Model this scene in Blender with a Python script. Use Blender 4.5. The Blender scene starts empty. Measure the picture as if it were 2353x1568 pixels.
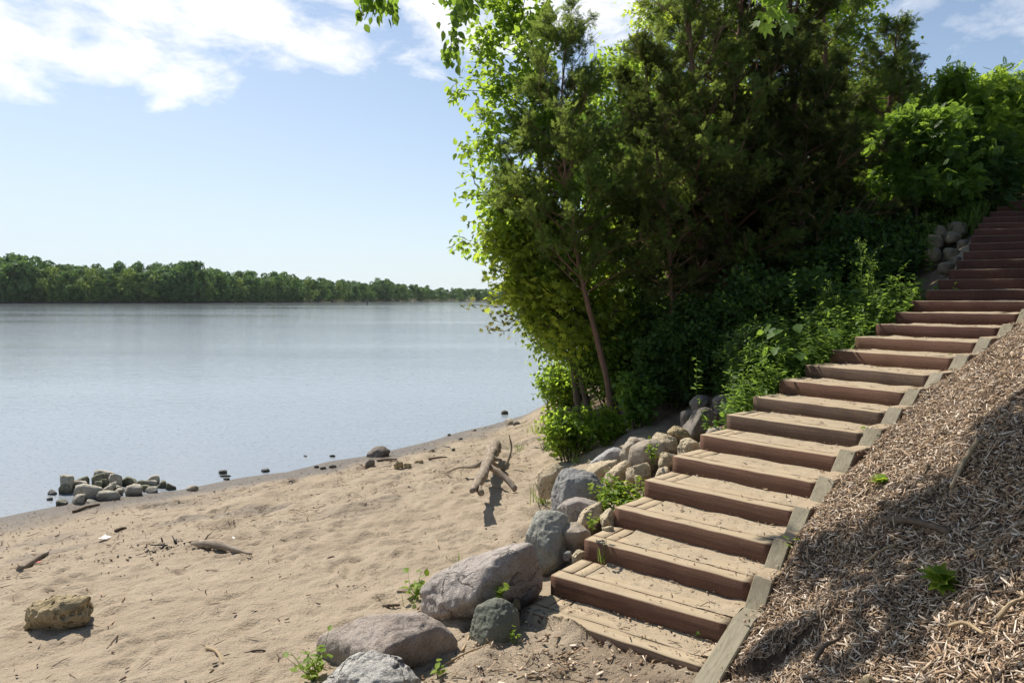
import bpy, bmesh, math, random
import numpy as np
from mathutils import Vector

S = bpy.context.scene
COL = S.collection
random.seed(7)
RNG = np.random.default_rng(11)

# ---------------------------------------------------------------- camera
CAMZ, F, CX, HY = 3.7, 1568.0, 1176.0, 686.5        # eye height over the water, focal length / centre / horizon in 2352 px units
cam = bpy.data.cameras.new("camera")
cam.sensor_width = 36.0
cam.lens = F * 36.0 / 2352.0
cam.shift_y = -(784.0 - HY) / 2352.0
cam.clip_start = 0.05
cam.clip_end = 9000
camo = bpy.data.objects.new("camera", cam)
camo.location = (0, 0, CAMZ)
camo.rotation_euler = (math.pi / 2, 0, 0)
COL.objects.link(camo)
S.camera = camo

# ---------------------------------------------------------------- sun, sky, exposure
SUN_AZ, SUN_EL = math.radians(-40.0), math.radians(52.0)   # azimuth from +Y, positive towards +X
sd = Vector((math.sin(SUN_AZ) * math.cos(SUN_EL), math.cos(SUN_AZ) * math.cos(SUN_EL), math.sin(SUN_EL)))
sun = bpy.data.lights.new("sun", 'SUN')
sun.energy = 4.6
sun.angle = math.radians(0.53)
sun.color = (1.0, 0.94, 0.85)
suno = bpy.data.objects.new("sun", sun)
suno.rotation_euler = (-sd).to_track_quat('-Z', 'Y').to_euler()
suno.location = (-20, 20, 40)
COL.objects.link(suno)

W = bpy.data.worlds.new("World")
S.world = W
W.use_nodes = True
nt = W.node_tree
nt.nodes.clear()
def wn(t, **kw):
    n = nt.nodes.new(t)
    for k, v in kw.items(): setattr(n, k, v)
    return n
wout = wn('ShaderNodeOutputWorld'); wbg = wn('ShaderNodeBackground')
sky = wn('ShaderNodeTexSky', sky_type='NISHITA', sun_disc=False)
sky.sun_elevation = SUN_EL
sky.sun_rotation = SUN_AZ
sky.altitude = 200
sky.air_density = 1.0
sky.dust_density = 0.7
sky.ozone_density = 1.0
wbg.inputs['Strength'].default_value = 0.088
tc = wn('ShaderNodeTexCoord'); sep = wn('ShaderNodeSeparateXYZ')
nt.links.new(tc.outputs['Generated'], sep.inputs[0])
def wm(op, a, b=None, c=None, clamp=False):
    n = wn('ShaderNodeMath', operation=op); n.use_clamp = clamp
    for i, v in enumerate((a, b, c)):
        if v is None: continue
        if isinstance(v, (int, float)): n.inputs[i].default_value = v
        else: nt.links.new(v, n.inputs[i])
    return n.outputs[0]
zz = wm('MAXIMUM', sep.outputs[2], 0.03)
pxx = wm('DIVIDE', sep.outputs[0], zz); pyy = wm('DIVIDE', sep.outputs[1], zz)
comb = wn('ShaderNodeCombineXYZ'); nt.links.new(pxx, comb.inputs[0]); nt.links.new(pyy, comb.inputs[1])
cn = wn('ShaderNodeTexNoise'); cn.inputs['Scale'].default_value = 1.9; cn.inputs['Detail'].default_value = 10; cn.inputs['Roughness'].default_value = 0.62
cn.inputs['Distortion'].default_value = 0.25
mp = wn('ShaderNodeMapping'); mp.inputs['Location'].default_value = (3.7, 1.9, 0); mp.inputs['Scale'].default_value = (4.2, 4.2, 8.5)
nt.links.new(tc.outputs['Generated'], mp.inputs[0]); nt.links.new(mp.outputs[0], cn.inputs['Vector'])
cn2 = wn('ShaderNodeTexNoise'); cn2.inputs['Scale'].default_value = 0.45; cn2.inputs['Detail'].default_value = 2
nt.links.new(mp.outputs[0], cn2.inputs['Vector'])
edge = wm('MAXIMUM', wm('MINIMUM', wm('SUBTRACT', 2.98, wm('MULTIPLY', pxx, 0.30)), 3.25), 2.62)
cov = wm('MULTIPLY', wm('SUBTRACT', edge, pyy), 1.45)
cov = wm('MINIMUM', cov, 0.85)
cov = wm('ADD', cov, wm('MULTIPLY', wm('SUBTRACT', cn.outputs['Fac'], 0.5), 5.0))
cov = wm('ADD', cov, wm('MULTIPLY', wm('SUBTRACT', cn2.outputs['Fac'], 0.5), 1.2))
near = wm('MULTIPLY', wm('SUBTRACT', pyy, 1.2), 1.5, clamp=True)
cov = wm('MULTIPLY', wm('MULTIPLY', cov, near, clamp=True), 0.97)
rightfade = wm('MAXIMUM', wm('SUBTRACT', 1.3, wm('MULTIPLY', pxx, 0.6), clamp=True), 0.5)
cov = wm('MULTIPLY', cov, rightfade)
ccol = wn('ShaderNodeMix', data_type='RGBA')
nt.links.new(cn.outputs['Fac'], ccol.inputs[0])
ccol.inputs[6].default_value = (7.2, 7.4, 7.8, 1); ccol.inputs[7].default_value = (9.6, 9.6, 9.6, 1)
hz = wm('POWER', 2.718, wm('MULTIPLY', sep.outputs[2], -3.4))           # pale haze low in the sky
hz = wm('MULTIPLY', hz, wm('SUBTRACT', 0.80, wm('MULTIPLY', sep.outputs[0], 0.45)), clamp=True)
skyh = wn('ShaderNodeMix', data_type='RGBA'); nt.links.new(hz, skyh.inputs[0]);  skyh.inputs[7].default_value = (5.8, 6.6, 7.2, 1)
tint = wn('ShaderNodeMix', data_type='RGBA', blend_type='MULTIPLY'); tint.inputs[0].default_value = 1; tint.inputs[7].default_value = (.89, .945, 1.0, 1); nt.links.new(sky.outputs[0], tint.inputs[6])
skym = wn('ShaderNodeMix', data_type='RGBA')
nt.links.new(cov, skym.inputs[0]); nt.links.new(tint.outputs[2], skyh.inputs[6]); nt.links.new(skyh.outputs[2], skym.inputs[6]); nt.links.new(ccol.outputs[2], skym.inputs[7])
nt.links.new(skym.outputs[2], wbg.inputs['Color']); nt.links.new(wbg.outputs[0], wout.inputs[0])

S.view_settings.view_transform = 'Standard'
S.view_settings.look = 'None'
S.view_settings.exposure = 0.6
S.view_settings.gamma = 1.0
S.render.engine = 'CYCLES'
S.cycles.max_bounces = 7
S.cycles.diffuse_bounces = 4
S.cycles.transmission_bounces = 4
S.cycles.transparent_max_bounces = 4
S.cycles.sample_clamp_indirect = 6.0
S.cycles.caustics_reflective = False
S.cycles.caustics_refractive = False

# ---------------------------------------------------------------- helpers
def vnoise(p, seed=0):
    p = np.asarray(p, float)
    i = np.floor(p).astype(np.int64); f = p - i
    u = f * f * (3 - 2 * f)
    def h(dx, dy, dz):
        n = ((i[:, 0] + dx) * 374761393 + (i[:, 1] + dy) * 668265263 + (i[:, 2] + dz) * 1440662683 + seed * 974634777) & 0xffffffff
        n = ((n ^ (n >> 13)) * 1274126177) & 0xffffffff
        n = n ^ (n >> 16)
        return (n & 0xffff) / 65535.0
    x, y, z = u[:, 0], u[:, 1], u[:, 2]
    a = h(0,0,0)*(1-x)+h(1,0,0)*x; b = h(0,1,0)*(1-x)+h(1,1,0)*x
    c = h(0,0,1)*(1-x)+h(1,0,1)*x; d = h(0,1,1)*(1-x)+h(1,1,1)*x
    return ((a*(1-y)+b*y)*(1-z) + (c*(1-y)+d*y)*z) * 2 - 1
def fbm(p, octv=4, seed=0, gain=0.5):
    p = np.asarray(p, float); s = 0; a = 1.0
    for k in range(octv):
        s = s + a * vnoise(p * (2.03 ** k) + k * 17.3, seed + k); a *= gain
    return s
def xyz(x, y, z=0.0):
    x, y = np.broadcast_arrays(np.asarray(x, float), np.asarray(y, float))
    return np.stack([x.ravel(), y.ravel(), np.broadcast_to(np.asarray(z, float), x.shape).ravel()], 1)

def P(px, py, d):
    """a photograph pixel (2352 px wide frame) at a distance d becomes a point of the place"""
    return np.array([(px - CX) / F * d, d, CAMZ - (py - HY) / F * d])

def tag(o, label=None, cat=None, group=None, kind=None):
    if label: o['label'] = label
    if cat: o['category'] = cat
    if group: o['group'] = group
    if kind: o['kind'] = kind
    return o
def empty(name, loc, label, cat, group=None):
    o = bpy.data.objects.new(name, None); COL.objects.link(o)
    o.location = Vector([float(v) for v in loc]); o.empty_display_size = 0.2
    return tag(o, label, cat, group)

class MB:
    """collects vertices and faces; build() links them as ONE mesh object"""
    def __init__(s): s.v = []; s.q = []; s.t = []; s.n = 0; s.sh = []; s.gr = []; s.hasgr = False
    def add(s, V, quads=None, tris=None, shade=0.5, grain=None):
        V = np.asarray(V, float).reshape(-1, 3)
        s.v.append(V)
        if quads is not None and len(quads): s.q.append(np.asarray(quads, np.int64).reshape(-1, 4) + s.n)
        if tris is not None and len(tris): s.t.append(np.asarray(tris, np.int64).reshape(-1, 3) + s.n)
        s.sh.append(np.broadcast_to(np.asarray(shade, float), (len(V),)))
        if grain is not None: s.hasgr = True
        s.gr.append(np.zeros((len(V), 3)) if grain is None else np.asarray(grain, float))
        s.n += len(V)
    def build(s, name, mat, parent=None, origin=None, smooth=False):
        V = np.concatenate(s.v) if s.v else np.zeros((0, 3))
        if origin is None:
            origin = np.array(parent.location) if parent is not None else np.zeros(3)
            if parent is not None and parent.parent is not None: origin = origin + np.array(parent.parent.location)
        V = V - origin
        q = np.concatenate(s.q) if s.q else np.zeros((0, 4), np.int64)
        t = np.concatenate(s.t) if s.t else np.zeros((0, 3), np.int64)
        m = bpy.data.meshes.new(name)
        m.vertices.add(len(V)); m.vertices.foreach_set('co', V.astype(np.float32).ravel())
        nl = len(q) * 4 + len(t) * 3
        m.loops.add(nl); m.loops.foreach_set('vertex_index', np.concatenate([q.ravel(), t.ravel()]).astype(np.int32))
        m.polygons.add(len(q) + len(t))
        st = np.concatenate([np.arange(len(q)) * 4, len(q) * 4 + np.arange(len(t)) * 3]).astype(np.int32)
        m.polygons.foreach_set('loop_start', st)
        if smooth: m.polygons.foreach_set('use_smooth', np.ones(len(q) + len(t), bool))
        a = m.attributes.new('shade', 'FLOAT', 'POINT'); a.data.foreach_set('value', np.concatenate(s.sh).astype(np.float32))
        if s.hasgr:
            a = m.attributes.new('grain', 'FLOAT_VECTOR', 'POINT'); a.data.foreach_set('vector', np.concatenate(s.gr).astype(np.float32).ravel())
        m.update(calc_edges=True); m.validate()
        m.materials.append(mat)
        o = bpy.data.objects.new(name, m); COL.objects.link(o)
        if parent is not None: o.parent = parent
        else: o.location = Vector([float(x) for x in origin])
        return o

def norm(v):
    v = np.asarray(v, float); return v / (np.linalg.norm(v, axis=-1, keepdims=True) + 1e-12)
def tube(mb, pts, radii, sides=6, shade=0.5, cap=True, wob=0.0, seed=0):
    pts = np.asarray(pts, float); n = len(pts); radii = np.broadcast_to(np.asarray(radii, float), (n,))
    t = norm(np.gradient(pts, axis=0))
    ref = np.array([0.31, 0.17, 0.94]); 
    if abs(t.mean(0) @ ref) > 0.9 * np.linalg.norm(t.mean(0)): ref = np.array([0.95, 0.2, 0.1])
    u = norm(np.cross(t, ref)); w = np.cross(t, u)
    a = np.arange(sides) / sides * 2 * np.pi
    R = radii[:, None] * np.ones(sides)
    ring = u[:, None] * np.cos(a)[None, :, None] + w[:, None] * np.sin(a)[None, :, None]
    V = pts[:, None] + ring * R[..., None]
    if wob:
        nn = fbm(V.reshape(-1, 3) / max(radii.max(), 1e-3) * 0.9, 3, seed).reshape(n, sides)
        V = V + ring * (nn * wob * R)[..., None]
    V = V.reshape(-1, 3)
    i = np.arange(n - 1)[:, None] * sides; j = np.arange(sides)[None]; jn = (j + 1) % sides
    q = np.stack([i + j, i + jn, i + sides + jn, i + sides + j], -1).reshape(-1, 4)
    tr = None
    L = np.concatenate([[0], np.cumsum(np.linalg.norm(np.diff(pts, axis=0), axis=1))])
    g = np.stack([np.repeat(L, sides), np.tile(np.cos(a), n) * np.repeat(radii, sides), np.tile(np.sin(a), n) * np.repeat(radii, sides)], 1)
    if cap:
        V = np.concatenate([V, pts[:1], pts[-1:]]); g = np.concatenate([g, [[0, 0, 0]], [[L[-1], 0, 0]]])
        c0, c1 = n * sides, n * sides + 1
        jj = np.arange(sides); jj2 = (jj + 1) % sides
        tr = np.concatenate([np.stack([np.full(sides, c0), jj2, jj], 1), np.stack([np.full(sides, c1), (n - 1) * sides + jj, (n - 1) * sides + jj2], 1)])
    mb.add(V, q, tr, shade, g)
def curve(pts, n):
    """Catmull-Rom through the points"""
    pts = np.asarray(pts, float)
    if len(pts) < 3: return pts[0] + (pts[-1] - pts[0]) * np.linspace(0, 1, n)[:, None]
    A = np.concatenate([[2 * pts[0] - pts[1]], pts, [2 * pts[-1] - pts[-2]]])
    T = np.linspace(0, len(pts) - 1 - 1e-9, n); k = T.astype(int); u = (T - k)[:, None]
    p0, p1, p2, p3 = A[k], A[k + 1], A[k + 2], A[k + 3]
    return 0.5 * (2 * p1 + (p2 - p0) * u + (2 * p0 - 5 * p1 + 4 * p2 - p3) * u ** 2 + (3 * p1 - p0 - 3 * p2 + p3) * u ** 3)

# leaf templates: x across, y along, z up
LEAF_V = np.array([[0, 0, 0], [.26, .22, .05], [.30, .5, .06], [.14, .8, .02], [0, 1, -.06], [-.14, .8, .02], [-.30, .5, .06], [-.26, .22, .05], [0, .5, 0]])
LEAF_T = [[0, 1, 8], [1, 2, 8], [2, 3, 8], [3, 4, 8], [4, 5, 8], [5, 6, 8], [6, 7, 8], [7, 0, 8]]
DIAM_V = np.array([[0, 0, 0], [.32, .42, .06], [0, 1, -.05], [-.32, .42, .06]])
DIAM_T = [[0, 1, 2], [0, 2, 3]]
def palm_leaf():
    V = [[0, 0, 0]]; T = []
    for k, (a, l) in enumerate(((-75, .55), (-38, .85), (0, 1.0), (38, .85), (75, .55))):
        a = math.radians(a); d = np.array([math.sin(a), math.cos(a), -.08]); s = np.array([math.cos(a), -math.sin(a), 0])
        b = len(V)
        V += [d * l * .45 + s * .17, d * l, d * l * .45 - s * .17]
        T += [[0, b, b + 1], [0, b + 1, b + 2]]
    return np.array([np.array(v) + np.array([0, .0, 0]) for v in V]), T
PALM_V, PALM_T = palm_leaf()
def pinnate(n=5):
    V = []; T = []
    for k in range(n):
        y = .15 + .7 * k / (n - 1)
        for sgn in (-1, 1):
            b = len(V); d = np.array([sgn * .8, .55, -.12]); d /= np.linalg.norm(d); w = np.array([.55, -sgn * .8, 0]); l = .42 * (1 - .25 * abs(k - 1.5) / 2)
            o = np.array([0, y, 0])
            V += [o, o + d * l * .45 + w * .09, o + d * l, o + d * l * .45 - w * .09]
            T += [[b, b + 1, b + 2], [b, b + 2, b + 3]]
    b = len(V); V += [np.array([0, .85, 0]), np.array([.08, 1.02, 0]), np.array([0, 1.25, -.05]), np.array([-.08, 1.02, 0])]
    T += [[b, b + 1, b + 2], [b, b + 2, b + 3]]
    return np.array(V), T
PINN_V, PINN_T = pinnate()
def spray():
    """a flat feathery cedar spray"""
    V = []; T = []; r = random.Random(5)
    def sliver(o, d, l, w):
        b = len(V); d = np.array(d) / np.linalg.norm(d); s = np.array([d[1], -d[0], 0]) * w
        V.extend([o - s * .6, o + d * l * .55 + s, o + d * l, o + d * l * .55 - s]); T.extend([[b, b + 1, b + 2], [b, b + 2, b + 3]])
    sliver(np.zeros(3), (0, 1, 0), 1.0, .04)
    for k in range(7):
        y = .05 + .85 * k / 6
        for sg in (-1, 1):
            l = .42 * (1 - .6 * k / 6) * r.uniform(.8, 1.2)
            o = np.array([0, y, 0]); d = np.array([sg * .75, .66, r.uniform(-.35, .35)])
            sliver(o, d, l, .045)
    return np.array(V), T
SPRAY_V, SPRAY_T = spray()
BLADE_V = np.array([[-.02, 0, 0], [.02, 0, 0], [.018, .4, .03], [-.018, .4, .03], [.012, .75, 0], [-.012, .75, 0], [0, 1, -.12]])
BLADE_Q = [[0, 1, 2, 3], [3, 2, 4, 5]]; BLADE_T = [[5, 4, 6]]

def scatter(mb, V, T, pos, ydir, nrm, size, shade, Q=None):
    n = len(pos)
    if n == 0: return
    y = norm(ydir); x = norm(np.cross(y, nrm)); z = np.cross(x, y)
    size = np.broadcast_to(np.asarray(size, float), (n,))
    VV = (x[:, None] * V[None, :, 0:1] + y[:, None] * V[None, :, 1:2] + z[:, None] * V[None, :, 2:3]) * size[:, None, None] + pos[:, None]
    off = (np.arange(n) * len(V))[:, None, None]
    t = (np.asarray(T)[None] + off).reshape(-1, 3)
    q = None if Q is None else (np.asarray(Q)[None] + off).reshape(-1, 4)
    mb.add(VV.reshape(-1, 3), q, t, np.repeat(np.broadcast_to(shade, (n,)), len(V)))

# ---------------------------------------------------------------- materials
def mat(name):
    m = bpy.data.materials.new(name); m.use_nodes = True
    m.node_tree.nodes.clear()
    return m
class NT:
    def __init__(s, m): s.t = m.node_tree; s.out = s.n('ShaderNodeOutputMaterial')
    def n(s, typ, **kw):
        k = s.t.nodes.new(typ)
        for a, v in kw.items(): setattr(k, a, v)
        return k
    def link(s, a, b): s.t.links.new(a, b)
    def val(s, inp, v):
        if hasattr(v, 'is_output') or isinstance(v, bpy.types.NodeSocket): s.link(v, inp)
        else: inp.default_value = v
    def noise(s, vec, scale, detail=4, rough=.55, dist=0.0):
        k = s.n('ShaderNodeTexNoise'); 
        if vec is not None: s.link(vec, k.inputs['Vector'])
        k.inputs['Scale'].default_value = scale; k.inputs['Detail'].default_value = detail; k.inputs['Roughness'].default_value = rough; k.inputs['Distortion'].default_value = dist
        return k.outputs['Fac']
    def ramp(s, fac, stops):
        k = s.n('ShaderNodeValToRGB'); s.link(fac, k.inputs[0]); e = k.color_ramp.elements
        while len(e) < len(stops): e.new(.5)
        for el, (p, c) in zip(e, stops):
            el.position = p; el.color = (*c, 1) if len(c) == 3 else c
        return k.outputs[0]
    def mix(s, fac, a, b, mode='MIX'):
        k = s.n('ShaderNodeMix', data_type='RGBA', blend_type=mode)
        s.val(k.inputs[0], fac)
        for i, v in ((6, a), (7, b)):
            if isinstance(v, tuple): k.inputs[i].default_value = (*v, 1)
            else: s.link(v, k.inputs[i])
        return k.outputs[2]
    def math(s, op, a, b=0.0, clamp=False):
        k = s.n('ShaderNodeMath', operation=op); k.use_clamp = clamp
        s.val(k.inputs[0], a); s.val(k.inputs[1], b); return k.outputs[0]
    def mapr(s, v, a, b, c=0.0, d=1.0):
        k = s.n('ShaderNodeMapRange'); s.link(v, k.inputs[0])
        for i, x in enumerate((a, b, c, d)): k.inputs[i + 1].default_value = x
        return k.outputs[0]
    def attr(s, name, out='Fac'):
        k = s.n('ShaderNodeAttribute', attribute_name=name); return k.outputs[out]
    def obj(s): return s.n('ShaderNodeTexCoord').outputs['Object']
    def geo(s, o='Position'): return s.n('ShaderNodeNewGeometry').outputs[o]
    def mapping(s, vec, scale): 
        k = s.n('ShaderNodeMapping'); s.link(vec, k.inputs[0]); k.inputs['Scale'].default_value = scale; return k.outputs[0]
    def bump(s, h, strength=.5, dist=.02, normal=None):
        k = s.n('ShaderNodeBump'); s.link(h, k.inputs['Height']); k.inputs['Strength'].default_value = strength; k.inputs['Distance'].default_value = dist
        if normal is not None: s.link(normal, k.inputs['Normal'])
        return k.outputs[0]
    def pbr(s, col, rough=.8, normal=None, spec=.3, link=True):
        k = s.n('ShaderNodeBsdfPrincipled')
        if isinstance(col, tuple): k.inputs['Base Color'].default_value = (*col, 1)
        else: s.link(col, k.inputs['Base Color'])
        s.val(k.inputs['Roughness'], rough)
        k.inputs['Specular IOR Level'].default_value = spec
        if normal is not None: s.link(normal, k.inputs['Normal'])
        if link: s.link(k.outputs[0], s.out.inputs[0])
        return k

def leaf_mat(name, dark, mid, light, trans, tfac=.4, rough=.5, spec=.18):
    m = mat(name); t = NT(m)
    sh = t.attr('shade')
    col = t.ramp(sh, [(0, dark), (.5, mid), (1, light)])
    tcol = t.ramp(sh, [(0, tuple(c * .7 for c in trans)), (1, trans)])
    p = t.pbr(col, rough, None, spec, link=False)
    tr = t.n('ShaderNodeBsdfTranslucent'); t.link(tcol, tr.inputs[0])
    mx = t.n('ShaderNodeMixShader'); mx.inputs[0].default_value = tfac
    t.link(p.outputs[0], mx.inputs[1]); t.link(tr.outputs[0], mx.inputs[2]); t.link(mx.outputs[0], t.out.inputs[0])
    return m
M = {}
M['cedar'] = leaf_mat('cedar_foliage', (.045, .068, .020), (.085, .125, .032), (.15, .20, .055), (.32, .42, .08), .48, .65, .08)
M['ash'] = leaf_mat('ash_leaf', (.05, .10, .02), (.085, .16, .032), (.13, .21, .045), (.50, .68, .07), .6)
M['maple'] = leaf_mat('maple_leaf', (.07, .12, .024), (.12, .18, .035), (.20, .24, .05), (.62, .72, .08), .62)
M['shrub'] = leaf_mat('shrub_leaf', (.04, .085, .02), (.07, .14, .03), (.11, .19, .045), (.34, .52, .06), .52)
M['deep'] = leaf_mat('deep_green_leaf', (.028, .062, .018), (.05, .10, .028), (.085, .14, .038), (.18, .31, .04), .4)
M['lime'] = leaf_mat('lime_leaf', (.09, .16, .02), (.14, .23, .03), (.22, .28, .04), (.45, .58, .05), .45)
M['weed'] = leaf_mat('weed_leaf', (.06, .11, .028), (.105, .18, .045), (.17, .24, .065), (.34, .52, .07), .5)
M['redleaf'] = leaf_mat('reddish_leaf', (.07, .13, .03), (.13, .15, .04), (.26, .15, .07), (.40, .40, .1), .45)
M['grass'] = leaf_mat('grass_blade', (.06, .10, .02), (.10, .16, .03), (.18, .22, .06), (.3, .42, .07), .4)

M['cedar_shade_tone'] = leaf_mat('cedar_foliage_shade_tone', (.026, .036, .012), (.048, .066, .020), (.09, .115, .035), (.17, .22, .045), .34, .65, .06)  # darker, less translucent copy of cedar foliage; crown shade put into its colour
def bark(name, a, b, sc=1.0):
    m = mat(name); t = NT(m); g = t.attr('grain', 'Vector')
    v = t.mapping(g, (3 * sc, 28 * sc, 28 * sc))
    n1 = t.noise(v, 1.0, 6, .65); n2 = t.noise(t.geo(), 5, 3)
    col = t.mix(t.mapr(n1, .3, .7), a, b)
    col = t.mix(t.mapr(n2, .4, .75, 0, .5), col, tuple(c * .6 for c in a))
    t.pbr(col, .9, t.bump(n1, .7, .02), .15); return m
M['cedar_bark'] = bark('cedar_bark', (.13, .075, .05), (.26, .16, .11))
M['brown_bark'] = bark('brown_bark', (.06, .045, .035), (.14, .11, .085))
M['pale_bark'] = bark('pale_bark', (.16, .13, .10), (.30, .25, .19))
M['driftwood'] = bark('driftwood', (.17, .13, .095), (.40, .335, .26))
M['darkstick'] = bark('dark_stick', (.09, .065, .045), (.20, .15, .11))
M['palestick'] = bark('pale_stick', (.30, .22, .13), (.52, .40, .25))

def rock_mat(name, c1, c2, c3, scale=6.0, speck=.35, rough=.85, bump=.6, pits=0.0, wet=False, crack=0.0):
    m = mat(name); t = NT(m); o = t.obj()
    n1 = t.noise(o, scale * .6, 5, .6); n2 = t.noise(o, scale * 14, 3, .7); n3 = t.noise(o, scale * 3.2, 6, .65, .3)
    col = t.mix(t.mapr(n1, .35, .65), c1, c2)
    col = t.mix(t.mapr(n3, .52, .72, 0, .8), col, c3)
    col = t.mix(t.math('MULTIPLY', t.mapr(n2, .45, .75), speck), col, tuple(min(1, c * 1.6 + .04) for c in c2))
    col = t.mix(t.math('MULTIPLY', t.mapr(n2, .5, .28), speck), col, tuple(c * .35 for c in c1))
    h = t.math('ADD', t.math('MULTIPLY', n3, 1.0), t.math('MULTIPLY', n2, .35))
    if pits:
        vo = t.n('ShaderNodeTexVoronoi'); t.link(o, vo.inputs['Vector']); vo.inputs['Scale'].default_value = scale * 3
        pv = t.mapr(vo.outputs['Distance'], .12, .35)
        h = t.math('ADD', h, t.math('MULTIPLY', pv, pits))
    if crack:
        vc = t.n('ShaderNodeTexVoronoi', feature='DISTANCE_TO_EDGE'); 
        nv = t.n('ShaderNodeTexNoise'); t.link(o, nv.inputs['Vector']); nv.inputs['Scale'].default_value = 3; nv.inputs['Detail'].default_value = 5
        ad = t.n('ShaderNodeMixRGB'); ad.inputs[0].default_value = .35; t.link(o, ad.inputs[1]); t.link(nv.outputs['Color'], ad.inputs[2])
        t.link(t.mapping(ad.outputs[0], (2.2, 2.2, 4.2)), vc.inputs['Vector']); vc.inputs['Scale'].default_value = 1.0
        ck = t.math('MULTIPLY', t.mapr(vc.outputs['Distance'], .0, .03, 1, 0), t.mapr(n1, .42, .6))
        col = t.mix(t.math('MULTIPLY', ck, crack), col, tuple(c * .25 for c in c1)); h = t.math('SUBTRACT', h, t.math('MULTIPLY', ck, crack * 2.0))
    r = rough
    if wet:
        z = t.n('ShaderNodeSeparateXYZ'); t.link(t.geo(), z.inputs[0])
        w = t.mapr(t.math('ADD', z.outputs[2], t.math('MULTIPLY', n1, .10)), .07, .15)
        col = t.mix(w, t.mix(.65, col, (.02, .02, .016)), col)
        r = t.mapr(w, 0, 1, .25, rough)
    t.pbr(col, r, t.bump(h, bump, .05), .3); return m
M['granite_grey'] = rock_mat('granite_grey', (.25, .24, .23), (.40, .385, .365), (.16, .15, .145), 5)
M['gneiss'] = rock_mat('gneiss_pale_grey', (.30, .285, .255), (.45, .43, .39), (.12, .11, .095), 3.5, .4, .8, .9, crack=.9)
M['pink'] = rock_mat('granite_pink', (.29, .25, .22), (.41, .365, .325), (.19, .15, .125), 5, .4, .85, .8, crack=.8)
M['rosebrown'] = rock_mat('granite_rose_brown', (.23, .185, .15), (.345, .295, .25), (.14, .10, .075), 6, .45)
M['green'] = rock_mat('greenstone', (.12, .128, .098), (.19, .195, .15), (.19, .165, .13), 4, .25)
M['slate'] = rock_mat('basalt_slate', (.20, .195, .185), (.28, .275, .26), (.12, .118, .11), 3, .15, .8, .6, crack=.8)
M['greygreen'] = rock_mat('schist_grey_green', (.27, .265, .22), (.40, .395, .335), (.19, .18, .145), 4, .25, .85, .8)
M['tan'] = rock_mat('limestone_tan', (.42, .34, .22), (.56, .47, .33), (.26, .20, .13), 5, .25, .9, .9, .8)
M['ochre'] = rock_mat('limestone_ochre', (.32, .25, .135), (.46, .37, .22), (.14, .105, .055), 4.5, .25, .9, 1.0, 1.4)
M['brown'] = rock_mat('stone_brown', (.30, .25, .19), (.41, .35, .275), (.21, .17, .125), 5, .25)
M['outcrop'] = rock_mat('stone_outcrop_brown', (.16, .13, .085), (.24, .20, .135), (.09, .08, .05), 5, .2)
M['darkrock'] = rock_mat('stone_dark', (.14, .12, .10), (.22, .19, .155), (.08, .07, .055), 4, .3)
M['pile'] = rock_mat('limestone_river', (.36, .325, .25), (.54, .50, .41), (.19, .17, .12), 5, .2, .85, .8, .3, True)
M['pile_moss'] = rock_mat('limestone_river_mossy', (.20, .19, .12), (.32, .30, .21), (.10, .10, .06), 6, .25, .85, 1.0, .5, True)
M['wetstone'] = rock_mat('stone_wet_dark', (.10, .09, .075), (.20, .185, .155), (.06, .055, .045), 6, .3, .6, .8, 0, True)

def wood(name, a, b, dusty=.85, grey=None):
    m = mat(name); t = NT(m); g = t.attr('grain', 'Vector')
    v = t.mapping(g, (1.6, 34, 34)); n1 = t.noise(v, 1.0, 6, .65, .6)
    v2 = t.mapping(g, (.9, 110, 110)); n2 = t.noise(v2, 1.0, 3, .6)
    big = t.noise(t.geo(), 2.3, 4); sh = t.attr('shade')
    col = t.mix(t.mapr(n1, .3, .7), a, b)
    col = t.mix(t.math('MULTIPLY', t.mapr(big, .45, .7), .55), col, tuple(c * .55 for c in a))
    col = t.mix(t.math('MULTIPLY', sh, .5), col, grey if grey else tuple(c * 1.25 for c in b))
    col = t.mix(t.math('MULTIPLY', t.mapr(n2, .60, .72), .75), col, tuple(c * .3 for c in a))
    spk = t.noise(t.geo(), 70, 2); 
    col = t.mix(t.math('MULTIPLY', t.mapr(spk, .63, .75), .35), col, (.42, .36, .28))
    if dusty:
        nz = t.n('ShaderNodeSeparateXYZ'); t.link(t.geo('Normal'), nz.inputs[0])
        dn = t.noise(t.geo(), 6, 5, .65)
        dust = t.math('MULTIPLY', t.mapr(nz.outputs[2], .55, .95), t.mapr(dn, .18, .5, .72, dusty))
        dcol = t.mix(t.mapr(n1, .35, .7), (.335, .262, .165), (.44, .355, .24))
        col = t.mix(dust, col, dcol)
    h = t.math('ADD', n1, t.math('MULTIPLY', n2, .6))
    t.pbr(col, .8, t.bump(h, .55, .008), .25); return m
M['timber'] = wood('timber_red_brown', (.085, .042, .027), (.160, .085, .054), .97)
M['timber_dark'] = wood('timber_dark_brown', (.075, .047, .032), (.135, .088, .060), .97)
M['timber_shade_tone'] = wood('timber_red_shade_tone', (.055, .024, .017), (.10, .045, .030), .8)  # darker copy of the red timber: upper-step shade put into its colour
M['timber_grey'] = wood('timber_weathered_grey', (.16, .137, .088), (.285, .25, .175), 0, (.25, .225, .17))
M['timber_end'] = wood('timber_edge_red', (.17, .10, .068), (.29, .195, .14), .75)

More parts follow.
